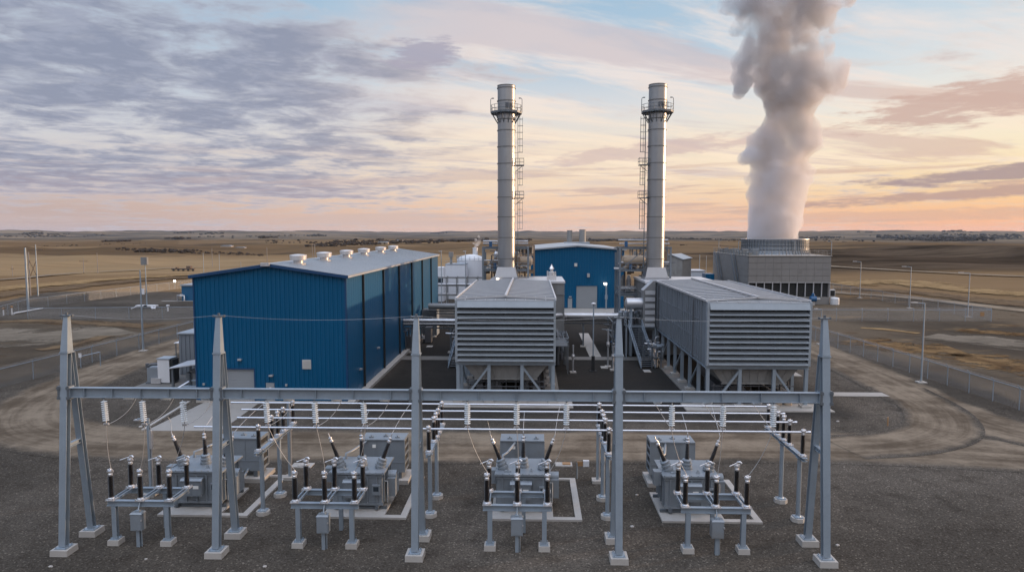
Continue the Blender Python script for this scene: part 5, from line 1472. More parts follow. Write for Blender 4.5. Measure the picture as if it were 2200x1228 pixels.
for k in range(14): y = cy0+(cy1-cy0)*k/13; g.tube((cx0, y, ch+.15), (cx0, y, ch+1.4), .05, 5); g.tube((cx1, y, ch+.15), (cx1, y, ch+1.4), .05, 5)
part('guard_rail', g, 'galvanised_dark', ct)
for x, y, s in ((cx1-.05, cy0+.05, -1), (cx1-6.2, cy0+8, -1), (cx0+.2, cy1-5, 1), (cx0+.3, cy0+10, 1)):
    m = MB(); m.tube((x, y, ch+.1), (x, y, ch+3.7), .07, 7); m.bar((x, y, ch+3.7), (x+s*1.0, y, ch+3.75), .1, .09); part('roof_lamp', m, 'galvanised', ct)
random.seed(4)
m = MB()
for k in range(11):
    y = cy0+1.5+k*2.7; h = .5+1.1*random.random(); m.box(cx0+.5, cx0+1.2+random.random(), y, y+.9, ch+.18, ch+.18+h)
    m.tube((cx0+.8, y+1.2, ch+.18), (cx0+.8, y+1.2, ch+1.0+random.random()), .12, 7)
m.tube((cx0+1.5, cy0+2, ch+.8), (cx0+1.5, cy1-2, ch+.8), .2, 8)
part('roof_pipework', m, 'hopper_grey', ct)
part('gear_box', MB().box(cx0+1.5, cx0+3.2, cy0+2.0, cy0+3.4, ch+.2, ch+1.9), 'equipment_grey', ct)
def tower_stair(y0, z_mid, lab):
    r = thing('wall_stair', lab, 'stairs', (cx0-.8, y0, 0), 'steel stairs on the cooling tower flank')
    m = MB()
    for dx in (-.45, -1.25):
        m.bar((cx0+dx, y0, .1), (cx0+dx, y0+3.5, z_mid), .08, .32); m.bar((cx0+dx, y0+6.0, ch+.1), (cx0+dx, y0+3.0, z_mid), .08, .32) if False else m.bar((cx0+dx, y0+3.2, z_mid), (cx0+dx, y0+8.8, ch+.1), .08, .32)
    part('stringer', m, 'galvanised_dark', r)
    m = MB()
    for k in range(14): q = V((cx0-.85, y0, .1)).lerp(V((cx0-.85, y0+3.5, z_mid)), (k+.5)/14); m.box(q.x-.4, q.x+.4, q.y-.13, q.y+.13, q.z-.03, q.z+.03)
    for k in range(24): q = V((cx0-.85, y0+3.2, z_mid)).lerp(V((cx0-.85, y0+8.8, ch+.1)), (k+.5)/24); m.box(q.x-.4, q.x+.4, q.y-.13, q.y+.13, q.z-.03, q.z+.03)
    part('tread', m, 'galvanised_dark', r)
    part('landing', MB().box(cx0-1.4, cx0-.09, y0+2.4, y0+4.4, z_mid-.15, z_mid), 'galvanised_dark', r)
    m = MB()
    for dx in (-.45, -1.25):
        for z in (.6, 1.1): m.tube((cx0+dx, y0+3.2, z_mid+z), (cx0+dx, y0+8.8, ch+z), .05, 5)
    part('handrail', m, 'galvanised_dark', r)
tower_stair(177.0, 3.6, 'dark steel stair on the cooling tower flank, the one close to its front corner')
tower_stair(193.5, 4.8, 'dark steel stair on the cooling tower flank, the one close to its far corner')
p = G(1747, 655); 
r = thing('pump', 'blue pump on a pedestal in front of the black air inlets of the cooling tower', 'pump', tuple(p))
part('motor', MB().lathe([(.5, -.9), (.75, -.7), (.75, .6), (.35, .8)], 14, Matrix.Translation((p.x, p.y, 1.55)) @ Matrix.Rotation(R(90), 4, 'Y')).lathe([(.4, 0), (.4, .8), (.15, 1.0)], 12, c=(p.x-.1, p.y, 2.0)), 'drum_blue', r)
part('pedestal', MB().box(p.x-.3, p.x+.3, p.y-.3, p.y+.3, -.1, 1.0), 'concrete', r)
part('pipe', MB().tube((p.x+.7, p.y, 1.55), (p.x+1.6, p.y, 1.55), .18).tube((p.x+1.6, p.y, 1.55), (p.x+1.6, p.y+.6, 1.55), .18), 'pipe_lagging', r)
p = G(1793, 654)
r = thing('chemical_tote', 'white round chemical tank standing beside the cooling tower corner', 'tank', tuple(p))
part('tank', MB().lathe([(1.0, 0), (1.05, .1), (1.05, 1.55), (.95, 1.75), (.3, 1.85)], 20, c=(p.x, p.y, 0)), 'white_paint', r)
part('strap', MB().lathe([(1.07, .5), (1.07, .6)], 20, c=(p.x, p.y, 0)).lathe([(1.07, 1.1), (1.07, 1.2)], 20, c=(p.x, p.y, 0)), 'louvre_cream', r)
p = G(1786, 650)
r = thing('air_cooler', 'small white fan cooler on a stand behind the white chemical tank', 'air conditioner', tuple(p))
part('housing', MB().box(p.x-.9, p.x+.9, p.y, p.y+1.2, 1.5, 3.4), 'white_paint', r)
part('fan_grille', MB().box(p.x-.35, p.x+.8, p.y-.04, p.y-.01, 1.7, 3.2), 'void_black', r)
part('stand', MB().box(p.x-.9, p.x-.7, p.y, p.y+1.2, 0, 1.5).box(p.x+.7, p.x+.9, p.y, p.y+1.2, 0, 1.5).box(p.x-1.2, p.x+.4, p.y-.6, p.y-.2, 0, 1.2), 'vessel_tan', r)

# ------------------------------------------------------------------ equipment pads beside the long hall
r = thing('equipment_container', 'grey ribbed equipment container standing against the long blue hall', 'container', (-38, 84, 0))
m = MB(); m.box(-44.6, -36.5, 84, 93, .1, 5.3)
for k in range(7): m.box(-44.68, -44.6, 84.3+k*1.25, 84.6+k*1.25, .2, 5.2)
for k in range(15): m.box(-44.5+k*.54, -44.3+k*.54, 83.93, 84, .2, 5.2)
part('body', m, 'casing_side', r)
part('roof', MB().box(-44.8, -36.4, 83.8, 93.2, 5.3, 5.45), 'roof_metal', r)
part('air_duct', MB().path([(-42.6, 92, 5.4), (-42.6, 92, 6.6), (-42.0, 92, 7.2), (-38, 92, 7.3), (-36, 92, 7.3)], .6, 12).box(-43.2, -41, 88.6, 90.4, 5.46, 6.1), 'pipe_lagging', r)
part('side_tray', MB().box(-47.2, -44.7, 87.6, 90, 3.5, 3.6), 'white_paint', r)
part('tray_leg', MB().bar((-47, 89.8, 0), (-47, 89.8, 3.5), .1, .1, (0, 1, 0)).bar((-47, 87.7, 0), (-47, 87.7, 3.5), .1, .1, (0, 1, 0)), 'galvanised_dark', r)
p = G(355, 826)
r = thing('control_cabinet', 'tall pale grey control cabinet on the pad beside the long blue hall', 'cabinet', tuple(p))
part('body', MB().box(p.x-.85, p.x+.55, p.y, p.y+1.6, .25, 3.05), 'white_paint', r)
part('roof', MB().box(p.x-.95, p.x+.65, p.y-.08, p.y+1.7, 3.05, 3.15), 'roof_metal', r)
part('radiator', MB().box(p.x+.56, p.x+.95, p.y+.1, p.y+1.5, .3, 3.0), 'void_black', r)
part('plinth', MB().box(p.x-.8, p.x+.85, p.y+.1, p.y+1.5, 0, .25), 'galvanised_dark', r)
p = G(329, 826)
r = thing('generator_set', 'low dark grey generator set next to the tall pale control cabinet', 'generator', tuple(p))
part('enclosure', MB().box(p.x-.8, p.x+1.0, p.y+.2, p.y+3.2, .3, 2.0), 'equipment_grey', r)
part('exhaust_pipe', MB().path([(p.x-.9, p.y+.5, 2.1), (p.x-.4, p.y+.5, 2.35), (p.x+1, p.y+.8, 2.35)], .16, 8).tube((p.x-.9, p.y+.5, 1.9), (p.x-.9, p.y+.5, 2.45), .2), 'pipe_dark', r)
part('radiator', MB().box(p.x-.2, p.x+.95, p.y-.1, p.y+.15, .15, .8), 'fitting_bright', r)
part('skid', MB().box(p.x-.9, p.x+1.05, p.y, p.y+3.3, .0, .3), 'galvanised_dark', r)
r = thing('canopy_shelter', 'sloped canopy over dark machinery against the corner of the long blue hall', 'shelter', (-38, 76, 0))
part('canopy', MB().bar((-41.4, 77.6, 2.65), (-35.95, 77.6, 3.45), 4.6, .1), 'trim_light', r)
for y in (75.6, 79.6): part('post', MB().bar((-41.0, y, .1), (-41.0, y, 2.6), .22, .22, (0, 1, 0)), 'galvanised_dark', r)
m = MB()
for k in range(4): m.lathe([(.3, 0), (.3, 1.7), (.15, 1.85)], 12, c=(-39.9+k*.8, 77.0, .1))
m.box(-40.4, -36.2, 78.2, 79.8, .1, 1.9)
part('machinery', m, 'equipment_grey', r)
r = thing('pipe_loop', 'bent grey pipes and a cable tray at the foot of the long hall corner', 'pipe cluster', (-38, 73, 0))
part('pipe', MB().path([(-40.3, 72.6, .3), (-39.3, 73.2, .8), (-38.4, 74.2, 1.4)], .16, 8).path([(-39.9, 72.6, .2), (-37, 72.4, .7), (-36.0, 72.4, .7)], .12, 8), 'pipe_lagging', r)
part('cable_tray', MB().box(-38.6, -36.1, 72.9, 73.5, 1.05, 1.15).box(-38.2, -36.1, 74.2, 74.6, 1.5, 1.56), 'galvanised', r)
part('support_leg', MB().bar((-38.4, 73.2, 0), (-38.4, 73.2, 1.05), .1, .1, (0, 1, 0)).bar((-36.4, 73.2, 0), (-36.4, 73.2, 1.05), .1, .1, (0, 1, 0)), 'galvanised_dark', r)

# ------------------------------------------------------------------ fences
def fence(label, pts, h, sp, arms=0.0, barb=True):
    """pts on the ground; arms: sideways lean of the barbed-wire arm"""
    r = thing('chain_link_fence', label, 'fence', (pts[0][0], pts[0][1], 0), 'chain-link fences round the plant')
    P = [V((p[0], p[1], 0)) for p in pts]
    mb = MB(); vs = []; fs = []; uv = []; rail = MB(); wires = MB(); L = 0; base = None
    for a, b in zip(P, P[1:]):
        n = max(1, round((b-a).length/sp)); d = (b-a).normalized(); nn = V((d.y, -d.x, 0))
        i0 = len(vs)
        vs += [a+V((0, 0, .05)), b+V((0, 0, .05)), b+V((0, 0, h)), a+V((0, 0, h))]; fs.append((i0, i0+1, i0+2, i0+3))
        l = (b-a).length; uv += [(L, 0), (L+l, 0), (L+l, h), (L, h)]; L += l
        rail.tube(a+V((0, 0, h)), b+V((0, 0, h)), .042, 6)
        for k in range(n+1):
            if k == n and b is not P[-1]: continue
            q = a.lerp(b, k/n)
            pm = MB(); pm.tube(q+V((0, 0, -.1)), q+V((0, 0, h+.06)), .05, 7)
            if barb: pm.bar(q+V((0, 0, h)), q+V((0, 0, h+.36))+nn*arms, .05, .05, (nn.x, nn.y, .1))
            part('fence_post', pm, 'galvanised', r)
        if barb:
            for t in (.35, .68, 1.0): wires.tube(a+V((0, 0, h+.36*t))+nn*arms*t, b+V((0, 0, h+.36*t))+nn*arms*t, .009, 4)
    mb.add(vs, fs); me = mb.mesh('mesh_panel', fix=False); ul = me.uv_layers.new(name='UVMap')
    for lp in me.loops: ul.data[lp.index].uv = uv[lp.vertex_index]
    part('mesh_panel', me, 'chain_link', r)
    part('top_rail', rail, 'galvanised', r)
    if barb: part('barbed_wire', wires, 'conductor', r)
    return r
fence('chain-link fence along the dirt road past the long blue hall, slim floodlight mast beside it', [(-62.5, 40), (-61.8, 76), (-60.4, 119), (-59.6, 150)], 2.25, 5.3, .3)
a, b = G(0, 685), G(55, 668); c = G(418, 640)
p1, p2, p3 = G(-60, 700), G(60, 664), G(455, 611)
fence('chain-link fence on the far edge of the plant running out from the utility poles', [p1, p2, G(250, 638), p3], 2.4, 6.2, 0, barb=False)
q1, q2 = G(60, 686), G(420, 683)
fence('chain-link fence crossing behind the bare earth mound by the white light trailer', [q1, q2], 2.4, 7.0, 0, barb=False)
fence('chain-link fence with barbed arms sloping down beside the dirt road and tall street light', [(49.5, 52), (49.6, 70), (48.2, 100), (46.9, 118), (46.2, 139.8)], 2.25, 3.6, -.3)
fence('straight chain-link fence across the gravel in front of the cooling tower', [(46.4, 140.4), (93.4, 141.2)], 2.35, 5.4, -.25)
fence('chain-link fence running away behind the cooling tower past three street lights', [(93.6, 141.4), (93.0, 165), (92.4, 195), (91.8, 240)], 2.4, 5.8, -.25)
p = G(2100, 688)
q = MB(); q.box(p.x-.7, p.x+.0, p.y-.12, p.y-.06, 1.3, 2.2)
single('fence_sign', MB().box(91.2-.1, 91.9, 141.02, 141.08, 1.1, 1.95), 'sign_ochre', 'small ochre warning sign hung on the straight fence', 'sign')
p = G(174, 790)
r = thing('barrier_frame', 'low pipe barrier frame standing by the near fence on the dirt road side', 'barrier', tuple(p))
part('frame', MB().tube((p.x, p.y, 0), (p.x, p.y, 1.9), .06).tube((p.x+1.7, p.y+1.5, 0), (p.x+1.7, p.y+1.5, 1.9), .06).tube((p.x, p.y, 1.55), (p.x+1.7, p.y+1.5, 1.9), .06), 'galvanised', r)
part('sign_plate', MB().box(p.x-.2, p.x+.2, p.y-.1, p.y-.07, 1.4, 2.0), 'white_paint', r)

# ------------------------------------------------------------------ lamp posts and utility poles
def lamp_post(px, pyb, pyt, arm, label, pr=.11, base=True):
    p = G(px, pyb); t = D(px, pyt, p.y).z
    r = thing('street_light', label, 'street light', tuple(p), 'street lights about the plant')
    part('pole', MB().tube((p.x, p.y, .1), (p.x, p.y, t), pr, 9, pr*.6), 'galvanised', r)
    if base: part('base', MB().box(p.x-.5, p.x+.5, p.y-.5, p.y+.5, -.1, .16).lathe([(.2, .16), (.2, .3)], 10, c=(p.x, p.y, 0)), 'concrete', r)
    if arm:
        part('arm', MB().tube((p.x, p.y, t-.05), (p.x+arm*.7, p.y, t+.08), .05, 7), 'galvanised', r)
        part('lamp_head', MB().box(p.x+arm*.55, p.x+arm, p.y-.14, p.y+.14, t+.02, t+.14), 'fitting_bright', r)
    return r
lamp_post(1979, 822, 651, -1.6, 'tall street light with one short arm beside the sloping barbed fence')
lamp_post(1763, 740, 664, -1.2, 'short street light by the dirt road right behind the end gantry column', .10)
lamp_post(1847, 640, 562, -2.2, 'street light along the far fence, the one closest to the cooling tower')
lamp_post(1954, 662, 573, -2.2, 'street light along the far fence, middle one of three')
lamp_post(2079, 681, 586, -2.4, 'street light along the far fence, nearest the fence corner')
lamp_post(308, 754, 580, 0, 'tall bare mast inside the near fence by the dirt road', .15)
lamp_post(1603, 640, 550, 0, 'thin pale mast standing by the white shed left of the cooling tower', .1) if False else None
p = G(1274, 797)
r = thing('bollard_lamp', 'slender lamp post with a black base between the two louvred units', 'street light', tuple(p))
part('pole', MB().tube((p.x, p.y, 2.0), (p.x, p.y, 8.75), .085, 8), 'galvanised', r)
part('base', MB().box(p.x-.2, p.x+.2, p.y-.2, p.y+.2, .1, 2.0).box(p.x-.45, p.x+.45, p.y-.45, p.y+.45, -.1, .1), 'void_black', r)
part('lamp_head', MB().lathe([(.1, 0), (.3, .1), (.3, .22), (.05, .3)], 12, c=(p.x, p.y, 8.7)), 'white_paint', r)
p = G(1302, 664)
r = thing('lit_floodlight', 'lit floodlight on a short pole before the middle blue hall', 'floodlight', tuple(p))
part('pole', MB().tube((p.x, p.y, 0), (p.x, p.y, 6.1), .2, 8).box(p.x-.3, p.x+.3, p.y-.3, p.y+.2, 2.4, 3.4), 'galvanised', r)
part('lamp', MB().box(p.x-.55, p.x+.05, p.y-.4, p.y-.1, 5.85, 6.25), 'lamp_lit', r)
p = G(1313, 662)
r = thing('floodlight', 'unlit short lamp post next to the lit floodlight before the middle blue hall', 'floodlight', tuple(p))
part('pole', MB().tube((p.x, p.y, 0), (p.x, p.y, 4.6), .16, 8), 'galvanised', r)
part('lamp', MB().box(p.x-.9, p.x+.1, p.y-.2, p.y+.2, 4.55, 4.75), 'white_paint', r)
p = G(376, 620)
r = thing('lit_floodlight', 'bright lit lamp on the far fence left of the blue shed', 'floodlight', tuple(p))
part('pole', MB().tube((p.x, p.y, 0), (p.x, p.y, 2.3), .08, 8), 'galvanised', r)
part('lamp', MB().lathe([(.05, 0), (.34, .1), (.34, .5), (.05, .6)], 12, c=(p.x, p.y-.1, 2.2)), 'lamp_lit', r)
q = D(1069, 596, 102.5)
single('casing_lamp', MB().lathe([(.05, 0), (.2, .06), (.2, .3), (.05, .36)], 12, c=(q.x, 102.5, 10.9)), 'lamp_lit_small', 'small lit lamp on the boiler casing roof at the chimney foot', 'lamp')
q = D(1326, 576, 108)
r = thing('frame_lamp', 'pale lamp arm poking out from the framework toward the middle blue hall', 'lamp', tuple(q))
part('arm', MB().tube((q.x+.9, 108, q.z), (q.x-.2, 108, q.z), .05, 6), 'galvanised', r)
part('lamp', MB().box(q.x-.5, q.x+.3, 107.85, 108.15, q.z-.1, q.z+.12), 'white_paint', r)

def pole_xy(px, pyb, pyt, label, cross=0, name='utility_pole', rr=.16, m='wood_pole', zs=()):
    p = G(px, pyb); p.z = terrain(p.x, p.y); t = D(px, pyt, p.y).z
    r = thing(name, label, 'utility pole', tuple(p), 'utility poles on the prairie')
    part('pole', MB().tube((p.x, p.y, p.z-.5), (p.x, p.y, t), rr, 8, rr*.65), m, r)
    if cross:
        c = MB(); c.bar((p.x-cross, p.y, t-1.6), (p.x+cross, p.y, t-1.6), .14, .18)
        part('crossarm', c, 'rust_wood', r)
        c = MB()
        for s in (-.9, 0, .9): c.tube((p.x+s*cross, p.y, t-1.55), (p.x+s*cross, p.y, t-1.15), .07, 6)
        part('pin_insulator', c, 'rust_wood', r)
    return r, p, t
pole_xy(61, 665, 532, 'thick grey utility pole at the end of the far fence', 0, rr=.30, m='galvanised')
r, p, t = pole_xy(82, 635, 525, 'tall twin utility pole with a crossarm and cross bracing behind the thick grey pole', 2.2, rr=.2, m='galvanised')
x2 = D(64, 600, p.y).x
part('second_pole', MB().tube((x2, p.y, -.3), (x2, p.y, 12.5), .16, 8), 'wood_pole', r)
part('cross_brace', MB().bar((x2, p.y, 10.4), (p.x, p.y, 5.4), .12, .12).bar((x2, p.y+.15, 5.4), (p.x, p.y+.15, 10.4), .12, .12), 'rust_wood', r)
pole_xy(180, 581, 554, 'short utility pole with a dark crossarm beside the field road', 2.0, rr=.2)
pole_xy(210, 579, 543, 'plain thin utility pole beside the short crossarm pole', 0, rr=.17)
pole_xy(27, 590, 570, 'small leaning marker pole by the field road at the picture edge', .6, rr=.16)
pole_xy(438, 590, 543, 'thin mast behind the corner of the long blue hall, next to another thin mast', 0, rr=.13, m='galvanised')
pole_xy(472, 590, 546, 'thin mast behind the front gable of the long blue hall', 0, rr=.13, m='galvanised')
pole_xy(518, 585, 562, 'short pale post behind the roof of the long blue hall', 0, rr=.12, m='galvanised')
pole_xy(456, 556, 533, 'distant thin pole in the field beyond the long blue hall', 0, rr=.25)
pole_xy(574, 556, 531, 'distant thin pole beyond the hall roof near the first ventilator', 0, rr=.25)
r, p, t = pole_xy(672, 572, 524, 'distant twin pole with dark crossarm seen between the roof ventilators', 0, rr=.22)
part('second_pole', MB().tube((p.x+1.3, p.y, p.z-.3), (p.x+1.3, p.y, t), .22, 8), 'wood_pole', r)
part('crossarm', MB().bar((p.x-1.2, p.y, t-1.0), (p.x+3.6, p.y, t-1.0), .2, .25), 'rust_wood', r)
pole_xy(1502, 612, 547, 'pale thin mast between the gabled shed and the cooling tower', 0, rr=.16, m='galvanised')
pole_xy(1516.5, 606, 549, 'pale thin mast right beside the blue container', 0, rr=.11, m='galvanised')
pole_xy(1447, 600, 549, 'thin mast rising at the ridge of the grey gabled shed', 0, rr=.1, m='galvanised') if False else None

for px, py, h, lab in ((1306, 788, 5.2, 'thin standpipe before the silver pipe, the taller of a pair'), (1317, 795, 3.2, 'thin standpipe before the silver pipe, the shorter of a pair'), (1231, 800, 3.6, 'grey standpipe beside the louvred unit near the slender lamp post')):
    p = G(px, py)
    r = thing('standpipe', lab, 'standpipe', tuple(p))
    part('pipe', MB().tube((p.x, p.y, -.1), (p.x, p.y, h), .11, 8), 'pipe_lagging', r)
    part('valve', MB().lathe([(.2, h*.55), (.26, h*.6), (.2, h*.66)], 10, c=(p.x, p.y, 0)), 'fitting_bright', r)
    part('base', MB().box(p.x-.4, p.x+.4, p.y-.4, p.y+.4, -.1, .16), 'concrete', r)
for px, py, lab in ((1298, 789, 'pale drain cover on the dark yard between the two louvred units'), (923, 744, 'pale drain cover on the dark yard under the pipe bridge'), (1390, 797, 'pale drain cover beside the foot of the broad stair')):
    p = G(px, py)
    single('drain_cover', MB().box(p.x-.45, p.x+.45, p.y-.7, p.y+.7, -.1, .06).box(p.x-.3, p.x+.3, p.y-.5, p.y+.5, .06, .09), 'concrete', lab, 'drain cover')
# light tower trailer, white valve post, marker posts
p = G(316, 662)
r = thing('light_trailer', 'white mast trailer with spread outriggers and a box on top of its mast', 'trailer', tuple(p))
part('mast', MB().tube((p.x, p.y, .8), (p.x, p.y, 11.6), .15, 8, .1), 'galvanised', r)
part('equipment_box', MB().box(p.x-.9, p.x+.6, p.y-.35, p.y+.35, 10.4, 12.2), 'casing_grey', r)
part('chassis', MB().box(p.x-2.4, p.x+2.4, p.y-.7, p.y+.7, .5, .8).bar((p.x-2.2, p.y-.4, .55), (p.x-2.9, p.y-1.6, .1), .3, .2).bar((p.x+2.2, p.y-.4, .55), (p.x+2.8, p.y-1.6, .1), .3, .2).bar((p.x+1, p.y, .7), (p.x+2.6, p.y-2, .15), .6, .1), 'white_paint', r)
part('wheel', MB().lathe([(.45, -.1), (.45, .1)], 14, Matrix.Translation((p.x, p.y-.8, .45)) @ Matrix.Rotation(R(90), 4, 'X')), 'tyre_black', r)
part('notice_board', MB().box(p.x-1.0, p.x-.2, p.y-.5, p.y-.45, 3.4, 4.8), 'white_paint', r)
p = G(361, 668)
r = thing('standpipe', 'short white standpipe on the gravel right of the mast trailer', 'standpipe', tuple(p))
part('pipe', MB().tube((p.x, p.y, -.1), (p.x, p.y, 1.1), .2, 10), 'white_paint', r)
part('valve_head', MB().lathe([(.2, 1.1), (.4, 1.2), (.4, 1.35), (.1, 1.45)], 12, c=(p.x, p.y, 0)), 'white_paint', r)
for px, py, s, lab in ((8, 677, 1.3, 'white and brown valve post at the near end of the far fence'), (26, 676, 1.6, 'taller white and brown valve post beside the shorter one at the fence end')):
    p = G(px, py); r = thing('valve_post', lab, 'post', tuple(p))
    part('post', MB().tube((p.x, p.y, -.1), (p.x, p.y, s), .14, 9), 'white_paint', r)
    part('valve_head', MB().lathe([(.22, s), (.26, s+.1), (.26, s+.3), (.1, s+.4)], 10, c=(p.x, p.y, 0)), 'sign_ochre', r)
a, b = G(30, 675), G(92, 664)
single('ground_pipe', MB().tube((a.x, a.y, .25), (b.x, b.y, .25), .16, 8).tube((a.x, a.y, .25), (a.x, a.y, 0), .16), 'white_paint', 'white pipe lying along the gravel from the valve posts', 'pipe')
p = G(396, 571); p.z = terrain(p.x, p.y)
r = thing('farm_machine', 'rusty long farm implement parked in the stubble field', 'farm machine', tuple(p))
m = MB(); m.box(p.x-7.5, p.x+5, p.y, p.y+2, p.z+.6, p.z+1.4); m.box(p.x+1, p.x+3.4, p.y, p.y+2, p.z+1.4, p.z+2.7); m.box(p.x-5, p.x-4, p.y, p.y+2, p.z+1.4, p.z+2.0)
part('body', m, 'rust_wood', r)
m = MB()
for k in range(5): m.lathe([(.6, -.2), (.6, .2)], 12, Matrix.Translation((p.x-6+k*2.7, p.y-.1, p.z+.6)) @ Matrix.Rotation(R(90), 4, 'X'))
part('wheel', m, 'tyre_black', r)
# ------------------------------------------------------------------ far woods and farms
def hit(px, py):
    d = ray(px, py); d.normalize(); t = 200.0
    while t < 11500:
        q = V((0, 0, H))+d*t
        if q.z <= terrain(q.x, q.y): return q
        t *= 1.006
    q = V((0, 0, H))+d*9000; q.z = terrain(q.x, q.y); return q
mat('bare_wood', (0.046, 0.037, 0.031), 0.95, var=0.3, vscale=0.05, fine=0.25, fscale=0.6, spec=0.0)
mat('bare_wood_far', (0.045, 0.043, 0.043), 0.95, var=0.25, vscale=0.02, spec=0.0)
ICO = bmesh.new(); bmesh.ops.create_icosphere(ICO, subdivisions=2, radius=1)
IV = [v.co.copy() for v in ICO.verts]; IF = [[v.index for v in f.verts] for f in ICO.faces]
def wood(px0, px1, py0, py1, n, hgt, depth, seed, m='bare_wood', tall=.35):
    """bare-branched bushes and trees strung along the ground between two picture points"""
    random.seed(seed); mb = MB()
    for k in range(n):
        t = (k+random.random())/n
        q = hit(px0+(px1-px0)*t, py0+(py1-py0)*t)
        q = q+V((0, random.uniform(-depth, depth), 0)); q.z = terrain(q.x, q.y)
        s = hgt*q.length/F*random.uniform(.45, 1.0)*(1+tall*(random.random() < .18)); w = s*random.uniform(.8, 1.5)
        c = V((q.x, q.y, q.z+s*.35)); o = random.random()*50
        vs = [c+V((v.x*w, v.y*w, v.z*s*.65))*(.72+.55*noise.noise(v*2.3+V((o, o, 0)))+.25*noise.noise(v*6+V((o, 0, o)))) for v in IV]
        mb.add(vs, IF)
    tag(part('bare_woodland', mb, m), kind='stuff')
wood(222, 278, 519, 519, 22, 4.2, 12, 1)
wood(355, 402, 513, 513, 22, 4, 20, 2)
wood(296, 420, 540, 542, 64, 5.5, 10, 3)
wood(420, 570, 543, 549, 48, 3.5, 10, 4)
wood(250, 300, 536, 538, 19, 3, 8, 5)
wood(664, 830, 528, 524, 112, 5.5, 40, 6)
wood(720, 860, 520, 517, 80, 4.5, 60, 7)
wood(830, 1045, 522, 517, 144, 6, 60, 8)
wood(1100, 1140, 517, 516, 48, 5, 50, 9)
wood(1265, 1420, 517, 515, 96, 4.5, 60, 10, 'bare_wood_far')
wood(556, 592, 511, 511, 22, 4.5, 30, 11)
wood(46, 80, 502, 502, 25, 3, 60, 12, 'bare_wood_far')
wood(66, 140, 504.5, 504.5, 32, 2.5, 60, 13, 'bare_wood_far')
wood(376, 412, 500.5, 500.5, 22, 3, 60, 14, 'bare_wood_far')
wood(440, 482, 502, 502, 22, 2.5, 60, 15, 'bare_wood_far')
wood(660, 700, 507, 507, 22, 4, 60, 16, 'bare_wood_far')
wood(925, 960, 501, 501, 19, 3, 60, 26, 'bare_wood_far')
wood(1430, 1600, 512, 516, 80, 3, 80, 17, 'bare_wood_far')
wood(1900, 2000, 511, 514, 96, 5, 120, 18, 'bare_wood_far')
wood(1960, 2120, 517, 512, 128, 5.5, 120, 19, 'bare_wood_far')
wood(1730, 1800, 512, 510, 48, 3.5, 100, 20, 'bare_wood_far')
wood(2040, 2200, 505, 507, 64, 3, 150, 21, 'bare_wood_far')
wood(1460, 1475, 527, 527, 9, 2.2, 4, 22)
wood(1850, 1870, 499, 499, 12, 2.5, 60, 23, 'bare_wood_far')
wood(2030, 2080, 498, 498, 22, 2.5, 60, 24, 'bare_wood_far')
wood(1880, 2060, 508, 509, 60, 3.5, 150, 31, 'bare_wood_far')
wood(2080, 2200, 512, 510, 50, 3.5, 150, 32, 'bare_wood_far')
wood(1740, 1880, 516, 518, 40, 3, 100, 33, 'bare_wood_far')
wood(0, 220, 508, 507, 50, 2, 150, 34, 'bare_wood_far')
wood(430, 660, 509, 506, 50, 2.2, 150, 35, 'bare_wood_far')
wood(560, 700, 519, 522, 30, 3, 60, 36)
wood(100, 300, 527, 524, 30, 1.6, 60, 37)
def farm(px, py, w, h, label, m='white_tank'):
    q = hit(px, py); q.z = terrain(q.x, q.y)
    s = q.length/F
    r = thing('farm_building', label, 'farm building', tuple(q), 'farm buildings on the far prairie')
    W, Hh = w*s, h*s
    part('wall', MB().box(q.x-W/2, q.x+W/2, q.y, q.y+W*.5, q.z-1, q.z+Hh*.6), m, r)
    part('roof', MB().ext([(q.x-W/2-.3, q.z+Hh*.6), (q.x+W/2+.3, q.z+Hh*.6), (q.x+W*.3, q.z+Hh), (q.x-W*.3, q.z+Hh)], 'y', q.y-.3, q.y+W*.5+.3), 'roof_metal', r)
farm(485, 531, 22, 3.5, 'long pale farm building among bushes beyond the stubble fields', 'vessel_tan')
farm(515, 534, 20, 2.5, 'low pale farm shed next to the long one beyond the stubble fields', 'vessel_tan')
farm(822, 524, 22, 5, 'pale farm building in the trees seen above the hall roof', 'vessel_tan')
farm(858, 518, 14, 3, 'small white farm shed in the trees left of the first chimney', 'white_tank')

